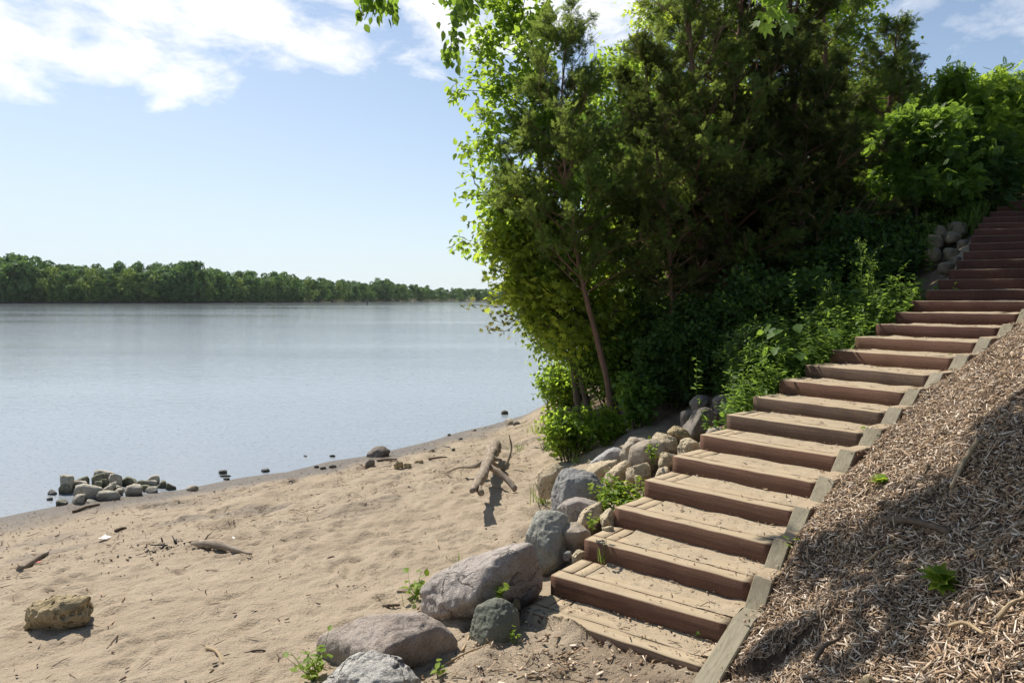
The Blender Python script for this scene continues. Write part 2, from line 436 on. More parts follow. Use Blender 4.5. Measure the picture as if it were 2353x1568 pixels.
def ground_mat():
    m = mat('ground_sand_and_soil'); t = NT(m); pos = t.geo()
    msk = t.attr('mask', 'Vector'); sp = t.n('ShaderNodeSeparateXYZ'); t.link(msk, sp.inputs[0])
    soil, wet, mulch = sp.outputs[0], sp.outputs[1], sp.outputs[2]
    n1 = t.noise(pos, 1.1, 5, .6); n2 = t.noise(pos, 90, 3, .7); n3 = t.noise(pos, 9, 5, .65); n4 = t.noise(pos, 30, 4, .7)
    sand = t.mix(t.mapr(n1, .35, .65), (.285, .222, .152), (.345, .275, .195))
    sand = t.mix(t.mapr(n2, .3, .75, 0, .6), sand, (.42, .35, .26))
    sand = t.mix(t.math('MULTIPLY', t.mapr(n4, .62, .74), .55), sand, (.20, .14, .09))
    sand = t.mix(t.math('MULTIPLY', t.mapr(n3, .60, .75), .35), sand, (.28, .205, .135))
    wetc = t.mix(t.mapr(n4, .35, .65), (.10, .083, .064), (.17, .142, .112))
    wetc = t.mix(t.mapr(n2, .58, .72), wetc, (.36, .33, .29))
    col = t.mix(wet, sand, wetc)
    soilc = t.mix(t.mapr(n4, .3, .7), (.085, .06, .04), (.19, .14, .095))
    soilc = t.mix(t.mapr(n2, .6, .72, 0, .8), soilc, (.33, .25, .17))
    col = t.mix(soil, col, soilc)
    mul = t.mix(t.mapr(n4, .35, .65), (.05, .034, .024), (.12, .085, .06))
    col = t.mix(mulch, col, mul)
    h = t.math('ADD', t.math('MULTIPLY', n3, .8), t.math('ADD', t.math('MULTIPLY', n4, .5), t.math('MULTIPLY', n2, .15)))
    rough = t.mapr(wet, 0, 1, .95, .5)
    t.pbr(col, rough, t.bump(h, 1.0, .05), .2); return m
M['ground'] = ground_mat()
def dirt_mat():
    m = mat('tread_sand'); t = NT(m); pos = t.geo()
    n2 = t.noise(pos, 80, 3, .7); n3 = t.noise(pos, 7, 5, .65); n4 = t.noise(pos, 28, 4, .7)
    c = t.mix(t.mapr(n3, .35, .65), (.29, .23, .15), (.37, .30, .205))
    c = t.mix(t.mapr(n2, .35, .75, 0, .6), c, (.44, .36, .27))
    c = t.mix(t.math('MULTIPLY', t.mapr(n4, .60, .72), .6), c, (.19, .13, .085))
    t.pbr(c, .95, t.bump(t.math('ADD', n4, t.math('MULTIPLY', n2, .3)), .6, .02), .15); return m
M['dirt'] = dirt_mat()
def chip_mat():
    m = mat('wood_chip'); t = NT(m); sh = t.attr('shade')
    c = t.ramp(sh, [(0, (.075, .047, .030)), (.22, (.17, .11, .066)), (.5, (.33, .222, .135)), (.78, (.49, .37, .255)), (1, (.67, .575, .465))])
    n = t.noise(t.obj(), 55, 3); c = t.mix(t.mapr(n, .45, .75, 0, .5), c, (.14, .10, .07))
    t.pbr(c, .85, None, .2); return m
M['chip'] = chip_mat()
def water_mat():
    m = mat('river_water'); t = NT(m); pos = t.geo()
    v1 = t.mapping(pos, (.55, 1.5, 1)); a = t.noise(v1, 2.2, 4, .6, .3)
    v2 = t.mapping(pos, (.06, .22, 1)); b = t.noise(v2, 1.0, 3, .5)
    v3 = t.mapping(pos, (.004, .02, 1)); c = t.noise(v3, 1.0, 3, .55)
    v4 = t.mapping(pos, (6, 11, 1)); d = t.noise(v4, 1.0, 3, .6)
    amp = t.mapr(c, .38, .62, .35, 1.25)
    h = t.math('ADD', t.math('MULTIPLY', a, .55), t.math('ADD', t.math('MULTIPLY', b, .9), t.math('MULTIPLY', d, .10)))
    h = t.math('MULTIPLY', h, amp)
    v5 = t.mapping(pos, (9, 15, 1)); e = t.noise(v5, 1.0, 2, .5); pk = t.math('MULTIPLY', t.mapr(e, .60, .82), t.mapr(c, .4, .55, .3, 1.0))
    h = t.math('ADD', h, t.math('MULTIPLY', pk, .3))
    bm = t.bump(h, 1.0, .05)
    k = t.pbr((.23, .25, .27), .05, bm, .5)
    k.inputs['IOR'].default_value = 1.333
    return m
M['water'] = water_mat()
def simple(name, col, rough=.7, spec=.3):
    m = mat(name); t = NT(m); n = t.noise(t.obj(), 20, 3)
    t.pbr(t.mix(t.mapr(n, .35, .7), col, tuple(c * .75 for c in col)), rough, None, spec); return m
M['paper'] = simple('litter_white', (.80, .79, .76), .6)
M['redlitter'] = simple('litter_red', (.62, .12, .10), .6)
M['char'] = simple('charcoal', (.018, .017, .016), .8)
M['buoy'] = simple('buoy_paint', (.05, .07, .05), .5)
def far_mat(name, a, b, c):
    m = mat(name); t = NT(m); sh = t.attr('shade'); n = t.noise(t.geo(), .35, 3)
    col = t.ramp(sh, [(0, a), (.5, b), (1, c)])
    col = t.mix(t.mapr(n, .4, .7, 0, .45), col, tuple(x * .6 for x in a))
    p = t.pbr(col, .7, None, .15, link=False)
    tr = t.n('ShaderNodeBsdfTranslucent'); tr.inputs[0].default_value = (c[0] * 1.6, c[1] * 1.5, c[2], 1)
    mx = t.n('ShaderNodeMixShader'); mx.inputs[0].default_value = .3
    t.link(p.outputs[0], mx.inputs[1]); t.link(tr.outputs[0], mx.inputs[2]); t.link(mx.outputs[0], t.out.inputs[0])
    return m
M['far_dark'] = far_mat('far_foliage_dark', (.045, .10, .034), (.075, .16, .05), (.115, .21, .06))
M['far_mid'] = far_mat('far_foliage_mid', (.066, .14, .042), (.108, .205, .056), (.155, .26, .068))
M['far_light'] = far_mat('far_foliage_yellowish', (.105, .18, .046), (.16, .25, .062), (.225, .30, .08))
M['mud'] = rock_mat('far_mud_bank', (.11, .095, .07), (.20, .17, .13), (.06, .055, .04), .15, .2, .95, .4)

# ---------------------------------------------------------------- the stairs' plan
RISE, I0 = .185, 15.18
SX = [1203,1265,1342,1412,1480,1545,1608,1669,1730,1790,1849,1908,1963,2012,2056,2094,2127,2155,2179,2197,2212,2226,2230,2237,2246,2257,2273,2288,2307,2327]
SY = [1400,1322,1239,1165.5,1102.5,1048,999,953,913,872.5,840,805,774.6,746,718.5,693,667,644,621,600,580,561,545,529,515,500,487,475,461,447]
SQ = [.02132,.0224,.0239,.0254,.0268,.0282,.0295,.0308,.0321,.0333,.0344,.0356,.0367,.0377,.0387,.0396,.0404,.0412,.0421,.0431,.0442,.0454,.0469,.0487,.0507,.0525,.0545,.0563,.058,.0598]
PH = [36,36,39,41.5,43,45.5,47,48,51,54,55.5,56,56,54,50,45,39,34,32,30,28,22,16,14,12,11,10,9,8,8]
NS = len(SX)
DD = np.array(SQ) * RISE * F
LX = (np.array(SX) - CX) / F * DD; LY = DD.copy()
SZ = CAMZ - (I0 - np.arange(NS)) * RISE
SZ = .5 * SZ + .5 * (CAMZ - (np.array(SY) - 688.0) / F * DD)
SZ[13:18] = CAMZ - (I0 - np.arange(13, 18)) * RISE
WID = 1.68
phr = np.radians(PH)
Lp = np.stack([LX, LY], 1); Rp = Lp + WID * np.stack([np.cos(phr), -np.sin(phr)], 1)
Lp_end = Lp[-1] + (Lp[-1] - Lp[-2]); Rp_end = Rp[-1] + (Lp[-1] - Lp[-2])
LpE = np.vstack([Lp, Lp_end]); RpE = np.vstack([Rp, Rp_end])
# a long centre line for the ground round the stairs
C0 = .5 * (Lp + Rp)
back = np.array([-.588, -.809])
line = np.vstack([C0[0] + back * 14, C0[0] + back * .03, C0, C0[-1] + np.array([.55, .83]) * 3, C0[-1] + np.array([.55, .83]) * 30])
lz = np.concatenate([[SZ[0] - .13, SZ[0] - .13], SZ, [SZ[-1] + .5, SZ[-1] + 3.0]])
LSP = []; LSZ = []
for _k in range(len(line) - 1):
    _n = max(1, int(np.linalg.norm(line[_k + 1] - line[_k]) / .6))
    for _j in range(_n):
        LSP.append(line[_k] + (line[_k + 1] - line[_k]) * _j / _n); LSZ.append(lz[_k] + (lz[_k + 1] - lz[_k]) * _j / _n)
SHORE = np.array([(-400, -300), (-60, -42), (-20, -1), (-12, 7.6), (-8.61, 11.48), (-7.79, 12.52), (-6.55, 13.23), (-4.98, 14.56), (-3.36, 16.18), (-2.01, 17.93), (-.21, 20.83),
                  (.83, 22.0), (1.5, 26), (2.3, 31.6), (4.2, 42), (9, 62), (30, 115), (110, 260), (420, 620), (1500, 1500)], float)
def polyline_dist(x, y, pl):
    best = np.full(x.shape, 1e18); sgn = np.ones(x.shape); tt = np.zeros(x.shape); idx = np.zeros(x.shape, int)
    for k in range(len(pl) - 1):
        a, b = pl[k], pl[k + 1]; d = b - a; L2 = d @ d
        t = np.clip(((x - a[0]) * d[0] + (y - a[1]) * d[1]) / L2, 0, 1)
        qx, qy = x - a[0] - t * d[0], y - a[1] - t * d[1]
        r = qx * qx + qy * qy
        m = r < best
        best = np.where(m, r, best); cr = d[0] * (y - a[1]) - d[1] * (x - a[0])
        sgn = np.where(m, np.where(cr < 0, 1, -1), sgn); tt = np.where(m, t, tt); idx = np.where(m, k, idx)
    return np.sqrt(best) * sgn, idx, tt          # positive on the right of the line
def terrain(x, y, full=False):
    x = np.asarray(x, float); y = np.asarray(y, float)
    s, _, _ = polyline_dist(x, y, SHORE)
    s = s + .18 * vnoise(xyz(x * .7, y * .7), 3).reshape(x.shape) * np.clip(1 - np.abs(y - 14) / 40, 0, 1)
    beach = np.interp(s, [-300, -20, -6, 0, 1, 4, 8, 11, 14, 30, 200], [-6, -1.6, -.55, 0, .07, .33, .64, .82, .86, .95, 2.0])
    l, idx, t = polyline_dist(x, y, line)
    zs = lz[idx] + (lz[idx + 1] - lz[idx]) * t
    w = WID / 2
    dr = np.clip(l - w, 0, None); dl = np.clip(-l - w, 0, None)
    up = np.interp(dr, [0, .19, .23, 3.3, 8, 40], [-.16, -.13, -.02, 2.3, 3.2, 5])
    dn = np.interp(dl, [0, .05, 1.6, 12, 60], [0, .05, 1.0, 3.9, 9])
    far = np.abs(l) - w > .3
    if far.any():                      # the slope on the inside of the bend blends over the whole flight
        wsum = np.zeros(far.sum()); zsum = np.zeros(far.sum())
        for (qx, qy), qz in zip(LSP, LSZ):
            wk = 1.0 / ((x[far] - qx) ** 2 + (y[far] - qy) ** 2 + .05) ** 3
            wsum += wk; zsum += wk * qz
        bl = np.clip((np.abs(l[far]) - w - .3) / .9, 0, 1)
        zs = zs.copy(); zs[far] = zs[far] * (1 - bl) + zsum / wsum * bl
    hill = np.where(l > w, zs + .03 + up, np.where(l < -w, zs - .2 - dn, zs - .24))
    pre = idx <= 1
    hill = np.where(pre & (np.abs(l) <= w), zs - .0, hill)
    k = .18
    d = np.clip(.5 + .5 * (hill - beach) / k, 0, 1)
    z = beach * (1 - d) + hill * d + k * d * (1 - d)
    z = np.minimum(z, beach + np.clip(s, 0, 200) * .55 + np.clip(-s, 0, 1) * .02)
    z = np.where(np.abs(l) <= w + .02, np.where(pre, z, hill), z)
    if full: return z, s, l, dr, dl, idx, pre
    return z
def tz(x, y): return float(terrain(np.array([float(x)]), np.array([float(y)]))[0])
def hit(px, py, zmin=None):
    """where the sight line through a photograph pixel meets the ground (or the water)"""
    d = np.linspace(2.0, 60, 6000)
    x = (px - CX) / F * d; z = CAMZ - (py - HY) / F * d
    g = terrain(x, d)
    g = np.maximum(g, 0.0 if zmin is None else zmin)
    k = np.argmax(z <= g)
    return np.array([x[k], d[k], g[k]])

# ---------------------------------------------------------------- ground sheet
def lines(segs):
    out = []
    for a, b, st in segs: out.append(np.arange(a, b, st))
    return np.unique(np.round(np.concatenate(out), 4))
gx = lines([(-400, -60, 40), (-60, -14, 3), (-14, -9.2, .3), (-9.2, 6.2, .042), (6.2, 12, .16), (12, 40, 1.2), (40, 120, 8), (120, 1600, 80)])
gy = lines([(-300, -40, 30), (-40, -4, 2), (-4, 2.4, .3), (2.4, 11.5, .042), (11.5, 20, .065), (20, 34, .3), (34, 80, 2), (80, 300, 15), (300, 1700, 80)])
X, Y = np.meshgrid(gx, gy); sh = X.shape
x, y = X.ravel(), Y.ravel()
z, s, l, dr, dl, idx, pre = terrain(x, y, True)
sandm = np.clip((s + .2) / .6, 0, 1) * np.clip(1 - dr * 6, 0, 1) * (np.where(pre, 1, np.clip((dl - .3) * 2, 0, 1)) )
nearm = ((x > -10) & (x < 7) & (y > 2) & (y < 24)).astype(float)
p3 = xyz(x, y)
dryf = np.clip((s - 1.0) / 3.0, .12, 1)
dz = np.zeros_like(z)
dz += (fbm(p3 * 2.2, 3, 5) * .018 + fbm(p3 * 5.5, 3, 8) * .012 + fbm(p3 * 13, 2, 9) * .009) * dryf * sandm * nearm
ripple = fbm(np.stack([x * 3 + y * 2.5, (y * 12 - x * 7) * 1.1, 0 * x], 1), 2, 21)
dz += ripple * .012 * dryf * sandm * nearm
r1 = np.random.default_rng(3)
order = np.argsort(x)
for k in range(520):
    cx_, cy_ = r1.uniform(-8.5, 1.6), r1.uniform(4.2, 17)
    a = r1.uniform(0, math.pi) if k % 3 else math.radians(40) + r1.normal(0, .3)
    ra, rb, dp = r1.uniform(.09, .17), r1.uniform(.05, .085), r1.uniform(.015, .042)
    m = np.where((np.abs(x - cx_) < .4) & (np.abs(y - cy_) < .4))[0]
    u = ((x[m] - cx_) * math.cos(a) + (y[m] - cy_) * math.sin(a)) / ra; v = (-(x[m] - cx_) * math.sin(a) + (y[m] - cy_) * math.cos(a)) / rb
    rr = u * u + v * v
    dz[m] += (-dp * np.exp(-rr) + dp * .55 * np.exp(-(np.sqrt(rr) - 1.45) ** 2 * 5)) * dryf[m] * sandm[m]
rightm = (dr > .05).astype(float) * nearm
dz += rightm * np.clip(dr * 3, 0, 1) * (fbm(p3 * 1.3, 3, 31) * .10 + fbm(p3 * 5, 2, 33) * .03)
leftm = ((dl > .1) & ~pre & (s > 1)).astype(float) * nearm
dz += leftm * fbm(p3 * 2.5, 3, 41) * .06 * np.clip(dl, 0, 1)
padm = (pre & (np.abs(l) <= WID / 2)).astype(float) * nearm
dz += padm * (fbm(p3 * 4, 4, 51) * .022)
z2 = z + dz
soil = np.clip((np.where(pre, 0, 1) * np.clip((dl - .1) * 3, 0, 1) * np.clip((z - 1.0) * 3, 0, 1)) + np.clip((y - 14.2 - .8 * fbm(p3 * .8, 2, 61)) * .9, 0, 1) * np.clip((x - .9 - .03 * (y - 14)) * 1.2, 0, 1), 0, 1)
soil = np.maximum(soil, padm * np.clip(.35 + .5 * fbm(p3 * 2.2, 3, 63), 0, .8) * np.clip((l + .9), 0, 1))
mulch = np.clip(dr * 8, 0, 1)
wet = np.clip(1.15 - (s - .35 + .35 * fbm(p3 * 1.5, 3, 71)) / .75, 0, 1) * (1 - mulch)
deb = np.clip(fbm(np.stack([(x + .88 * y) * .55, (y - .88 * x) * 1.9, 0 * x], 1), 3, 77) * 1.6 - .55, 0, .6) * np.clip(1 - np.abs(s - 3.0) / 2.6, 0, 1)
wet = np.clip(wet + deb * .9, 0, 1)
ny, nx = sh
ii = (np.arange(ny - 1)[:, None] * nx + np.arange(nx - 1)[None]).ravel()
mb = MB(); mb.add(np.stack([x, y, z2], 1), np.stack([ii, ii + 1, ii + nx + 1, ii + nx], 1))
go = mb.build('ground', M['ground'], smooth=True)
am = go.data.attributes.new('mask', 'FLOAT_VECTOR', 'POINT'); am.data.foreach_set('vector', np.stack([soil, wet, mulch], 1).astype(np.float32).ravel())
tag(go, kind='structure')

# water: one sheet of the river, ending under the far bank
mb = MB(); mb.add([(-3500, -400, 0), (3500, -400, 0), (3500, 3800, 0), (-3500, 3800, 0)], [[0, 1, 2, 3]])
tag(mb.build('river_water', M['water']), kind='structure')

# ---------------------------------------------------------------- far bank and its woods
FB = [(-80, 697.6), (200, 697.2), (420, 696.6), (640, 694.8), (830, 693.2), (960, 692.2), (1090, 691.3), (1200, 690.8), (1500, 690.2)]
fbx = np.array([(a - CX) / F * (CAMZ * F / (b - HY)) for a, b in FB]); fby = np.array([CAMZ * F / (b - HY) for a, b in FB])
fbp = np.vstack([[[-1400, -200], [-560, 180]], np.stack([fbx, fby], 1)])
tt = np.linspace(0, len(fbp) - 1, 160); fbl = np.stack([np.interp(tt, np.arange(len(fbp)), fbp[:, k]) for k in (0, 1)], 1)
tang = norm(np.gradient(fbl, axis=0)); nrm2 = np.stack([-tang[:, 1], tang[:, 0]], 1)
offs = [-25, -2, 0, 2, 7, 20, 60, 220, 900]; hts = [-2, -.3, .06, .25, .5, 1.4, 5, 9, 12]
V = []
for o_, h_ in zip(offs, hts):
    jit = vnoise(np.stack([tt * 2.3, 0 * tt + o_, 0 * tt], 1), 9)
    V.append(np.column_stack([fbl + nrm2 * (o_ + jit * 1.5)[:, None], np.full(len(tt), h_) + (jit * .25 if h_ > 0 else 0)]))
V = np.stack(V, 1).reshape(-1, 3); n_o = len(offs)
ii = (np.arange(len(tt) - 1)[:, None] * n_o + np.arange(n_o - 1)[None]).ravel()
mb = MB(); mb.add(V, np.stack([ii, ii + n_o, ii + n_o + 1, ii + 1], 1)); tag(mb.build('far_bank', M['mud'], smooth=True), kind='structure')

def far_crown(seed, n=520):
    """crown of unit height 1: leaf clumps over a few uneven lobes; returns V, T, shade"""
    r = np.random.default_rng(seed)
    nl = r.integers(7, 12)
    C = np.stack([r.normal(0, .17, nl), r.normal(0, .17, nl), r.uniform(.2, .86, nl)], 1)
    C[:, :2] *= (1.25 - C[:, 2:3] * .8); R = r.uniform(.11, .2, nl)
    k = r.integers(0, nl, n); d = norm(r.normal(0, 1, (n, 3)))
    d[:, 2] = np.where(d[:, 2] < -.4, -d[:, 2], d[:, 2])
    pos = C[k] + d * (R[k] * r.uniform(.72, 1.12, n))[:, None]
    ex = int(n * .45); lo = np.stack([r.normal(0, .2, ex), r.normal(0, .2, ex), r.uniform(.0, .5, ex)], 1); pos = np.concatenate([pos, lo]); d = np.concatenate([d, norm(r.normal(0, 1, (ex, 3)) + [0, 0, .5])])
    shd = np.clip(r.normal(.45, .22, n + ex), 0, 1)
    return pos, d, shd, r
def far_tree_mesh(seed, n=800):
    pos, d, shd, r = far_crown(seed, n)
    m = MB(); yd = norm(np.cross(d, r.normal(0, 1, d.shape)) + d * .35)
    scatter(m, np.array([[-.5, 0, 0], [.5, .1, .1], [.35, .9, 0], [-.3, 1, .15]]), [[0, 1, 2], [0, 2, 3]], pos - yd * .02, yd, d, r.uniform(.035, .075, len(pos)), shd)
    return m
PROT = [far_tree_mesh(100 + k) for k in range(6)]
PV = [(np.concatenate(m.v), np.concatenate(m.t), np.concatenate(m.sh)) for m in PROT]
# skyline of the far woods in the photograph: x, y of the tree tops
SKYL = [(-200, 575), (0, 582), (40, 575), (90, 598), (160, 592), (200, 604), (300, 604), (390, 598), (440, 592), (480, 604), (520, 618), (600, 622), (660, 619), (720, 632), (770, 636), (820, 641), (885, 634), (930, 648), (1000, 656), (1100, 660), (1300, 664), (1500, 668)]
skx, sky_ = np.array(SKYL, float).T
rf = np.random.default_rng(23)
def bank_at(px):
    b = np.interp(px, [a for a, _ in FB], [b for _, b in FB]); return CAMZ * F / (b - HY)
mass = MB()
for row, (dd, cnt) in enumerate(((16, 110), (45, 100), (110, 100))):
    for px in np.linspace(-160, 1420, cnt):
        px = px + rf.uniform(-9, 9); d = bank_at(px) + dd * rf.uniform(.8, 1.2)
        top = (HY - np.interp(px, skx, sky_)) / F * d + CAMZ
        gz = np.interp(dd, offs, hts); h = max(7, (top - gz) * rf.uniform(.74, 1.03) * (1.0 if row else .85))
        Vp, Tp, Sp = PV[rf.integers(0, 6)]
        a = rf.uniform(0, 6.3); c_, s_ = math.cos(a), math.sin(a)
        wv = max(h, 22) * rf.uniform(.8, 1.05)
        VV = np.stack([(Vp[:, 0] * c_ - Vp[:, 1] * s_) * wv, (Vp[:, 0] * s_ + Vp[:, 1] * c_) * wv, Vp[:, 2] * h], 1) + np.array([(px - CX) / F * d, d, gz])
        mass.add(VV, None, Tp, np.clip(Sp * .8 + rf.uniform(-.15, .3), 0, 1))
tag(mass.build('far_bank_woods', M['far_dark']), kind='stuff')
fm = {}
for k in range(6):
    for nm in ('far_dark', 'far_mid', 'far_light'):
        if (k, nm) in ((0, 'far_mid'), (1, 'far_light'), (2, 'far_dark'), (3, 'far_mid'), (4, 'far_light'), (5, 'far_dark')):
            o = PROT[k].build('far_tree', M[nm]); fm[nm] = fm.get(nm, []) + [o.data]; bpy.data.objects.remove(o)
FT = [(-40, 'far_light', .80), (12, 'far_mid', .80), (62, 'far_dark', 1.0), (118, 'far_light', .83), (158, 'far_mid', .78), (205, 'far_light', .9), (246, 'far_mid', .76), (296, 'far_light', .9), (345, 'far_light', .72), (388, 'far_dark', .9),
      (440, 'far_dark', 1.0), (470, 'far_light', .62), (508, 'far_mid', .85), (548, 'far_light', .8), (588, 'far_mid', .82), (624, 'far_light', .7), (662, 'far_mid', .96), (705, 'far_light', .86), (742, 'far_mid', .8), (776, 'far_light', .72), (812, 'far_dark', .86),
      (846, 'far_mid', .75), (884, 'far_dark', 1.0), (925, 'far_mid', .8), (968, 'far_light', .7), (1010, 'far_dark', .85), (1055, 'far_mid', .9), (1078, 'far_dark', .95), (1100, 'far_mid', .9)]
WORD = {'far_light': 'yellowish green', 'far_mid': 'mid green', 'far_dark': 'dark green'}
for px, nm, hf in FT:
    d = bank_at(px) + 9; top = (HY - np.interp(px, skx, sky_)) / F * d + CAMZ
    h = (top - 2) * hf
    o = bpy.data.objects.new('far_tree', fm[nm][rf.integers(0, len(fm[nm]))]); COL.objects.link(o)
    o.location = ((px - CX) / F * d, d, 1.6); wv = max(h, 18) * rf.uniform(.75, 1.05); h *= rf.uniform(.95, 1.08); o.scale = (wv, wv, h); o.rotation_euler.z = rf.uniform(0, 6.3)
    part = 'left third' if px < 400 else ('middle' if px < 760 else 'far right end')
    tag(o, '%s tree in the front row, %s of the far bank' % (WORD[nm], part), 'tree', '%s trees in the front row, %s of the far bank' % (WORD[nm], part))

# channel marker far out on the river
b = P(843, 699.0, 470.0); b[2] = 0
o = empty('channel_buoy', b, 'tiny dark channel buoy far out on the river before the wooded bank', 'buoy')
mb = MB(); tube(mb, [b + [0, 0, -.4], b + [0, 0, .9], b + [0, 0, 1.0]], [.75, .75, .5], 10); mb.build('float', M['buoy'], o)
mb = MB(); tube(mb, [b + [0, 0, 1.0], b + [0, 0, 2.5], b + [0, 0, 2.7]], [.5, .42, .1], 8); mb.build('tower', M['buoy'], o)
#SECTION_A_END
# ---------------------------------------------------------------- the timber stairs
def beam(mb, A, B, C, D, z0, z1, n=12, ch=.010, jit=.004, seed=0, shade=.3, sag=0):
    """timber: A-B its front edge, D-C its back edge (plan points), z0 bottom, z1 top"""
    A, B, C, D = [np.asarray(p, float) for p in (A, B, C, D)]
    t = np.linspace(0, 1, n)[:, None]
    Fp = A + (B - A) * t; K = D + (C - D) * t
    wv = K - Fp; wl = np.linalg.norm(wv, axis=1, keepdims=True); wu = wv / wl
    L = np.linalg.norm(B - A) * t[:, 0]
    sec = []
    for (a, b, zz_) in ((0, 0, z0), (0, 0, z1 - ch), (ch, 0, z1), (-ch, 1, z1), (0, 1, z1 - ch), (0, 1, z0)):
        p = Fp + wu * a + wv * b
        j = vnoise(np.stack([L * 5 + seed * 3.1, np.full(n, zz_ * 9 + b * 5), np.full(n, seed * 1.7)], 1), 3) * jit
        j2 = vnoise(np.stack([L * 7 + seed * 5.1, np.full(n, zz_ * 9 + b * 7), np.full(n, seed * 2.7)], 1), 5) * jit
        sec.append((np.column_stack([p + wu * j[:, None], np.full(n, zz_) + j2]), np.stack([L + seed * 7.3, a + b * wl[:, 0] + seed * 1.3, np.full(n, zz_ + seed)], 1)))
    k = len(sec)
    V = np.stack([s_[0] for s_ in sec], 1).reshape(-1, 3); G = np.stack([s_[1] for s_ in sec], 1).reshape(-1, 3)
    i = np.arange(n - 1)[:, None] * k; j = np.arange(k)[None]; jn = (j + 1) % k
    q = np.stack([i + j, i + k + j, i + k + jn, i + jn], -1).reshape(-1, 4)
    e = (n - 1) * k
    q = np.concatenate([q, [[0, 1, 2, 5], [2, 3, 4, 5], [e + 5, e + 2, e + 1, e], [e + 5, e + 4, e + 3, e + 2]]])
    mb.add(V, q, None, shade, G)

stair = empty('timber_staircase', (Lp[0][0], Lp[0][1], SZ[0] - .19), 'long curving flight of sandy timber steps climbing the bank', 'staircase')
rs = np.random.default_rng(5)
for i in range(NS):
    zt = SZ[i]; l0, r0, l1, r1 = LpE[i], RpE[i], LpE[i + 1], RpE[i + 1]
    run = np.linalg.norm(l1 - l0); runr = np.linalg.norm(r1 - r0)
    def Q(a, b): return (l0 + (l1 - l0) * b / run) * (1 - a) + (r0 + (r1 - r0) * b / runr) * a
    bk = min(run, runr) + .04; lowz = zt - RISE - .16
    fw = .155
    # sandy infill of the tread, the part the rest belongs to
    a = np.linspace(.165, 1.0, 60); b = np.linspace(0.0, 1.0, 18)
    AA, BB = np.meshgrid(a, b); AA = AA.ravel(); BB = BB.ravel()
    bb_l = fw + BB * (run + .06 - fw); bb_r = fw + BB * (runr + .06 - fw)
    pts = (l0 + (l1 - l0) * (bb_l / run)[:, None]) * (1 - AA)[:, None] + (r0 + (r1 - r0) * (bb_r / runr)[:, None]) * AA[:, None]
    zz_ = zt + .0015 + .010 * fbm(xyz(pts[:, 0] * 4, pts[:, 1] * 4, i), 3, 8) + .018 * np.clip((BB - .6) / .4, 0, 1) ** 2 + -.008 * np.clip(1 - BB / .35, 0, 1) + (.012 * np.clip((AA - .75) * 4, 0, 1) * (1 + fbm(xyz(pts[:, 0] * 9, pts[:, 1] * 9, i), 2, 4)))
    m = MB(); k = 60; ii = (np.arange(17)[:, None] * k + np.arange(k - 1)[None]).ravel()
    m.add(np.column_stack([pts, zz_]), np.stack([ii, ii + 1, ii + k + 1, ii + k], 1))
    st = m.build('step', M['dirt'], stair, smooth=True)
    gap = .003
    shd = float(rs.uniform(0, .7))
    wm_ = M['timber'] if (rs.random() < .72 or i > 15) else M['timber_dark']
    if i >= 13: wm_ = M['timber_shade_tone']
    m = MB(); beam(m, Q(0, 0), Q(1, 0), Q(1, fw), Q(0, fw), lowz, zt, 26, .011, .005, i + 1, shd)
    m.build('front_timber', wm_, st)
    m = MB(); w2 = .078
    beam(m, Q(0, fw + gap), Q(0, bk), Q(w2, bk), Q(w2, fw + gap), lowz, zt + .001, 8, .005, .004, i + 41, float(rs.uniform(0, .6)))
    beam(m, Q(w2 + .004, fw + gap), Q(w2 + .004, bk), Q(2 * w2, bk), Q(2 * w2, fw + gap), lowz, zt - .001, 8, .005, .004, i + 81, float(rs.uniform(0, .6)))
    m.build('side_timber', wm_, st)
    m = MB(); beam(m, Q(2 * w2 + .005, fw + gap), Q(1, fw + gap), Q(1, 2 * fw), Q(2 * w2 + .005, 2 * fw), lowz, zt + .0005, 20, .005, .004, i + 121, float(rs.uniform(0, .6)))
    m.build('inner_timber', wm_, st)
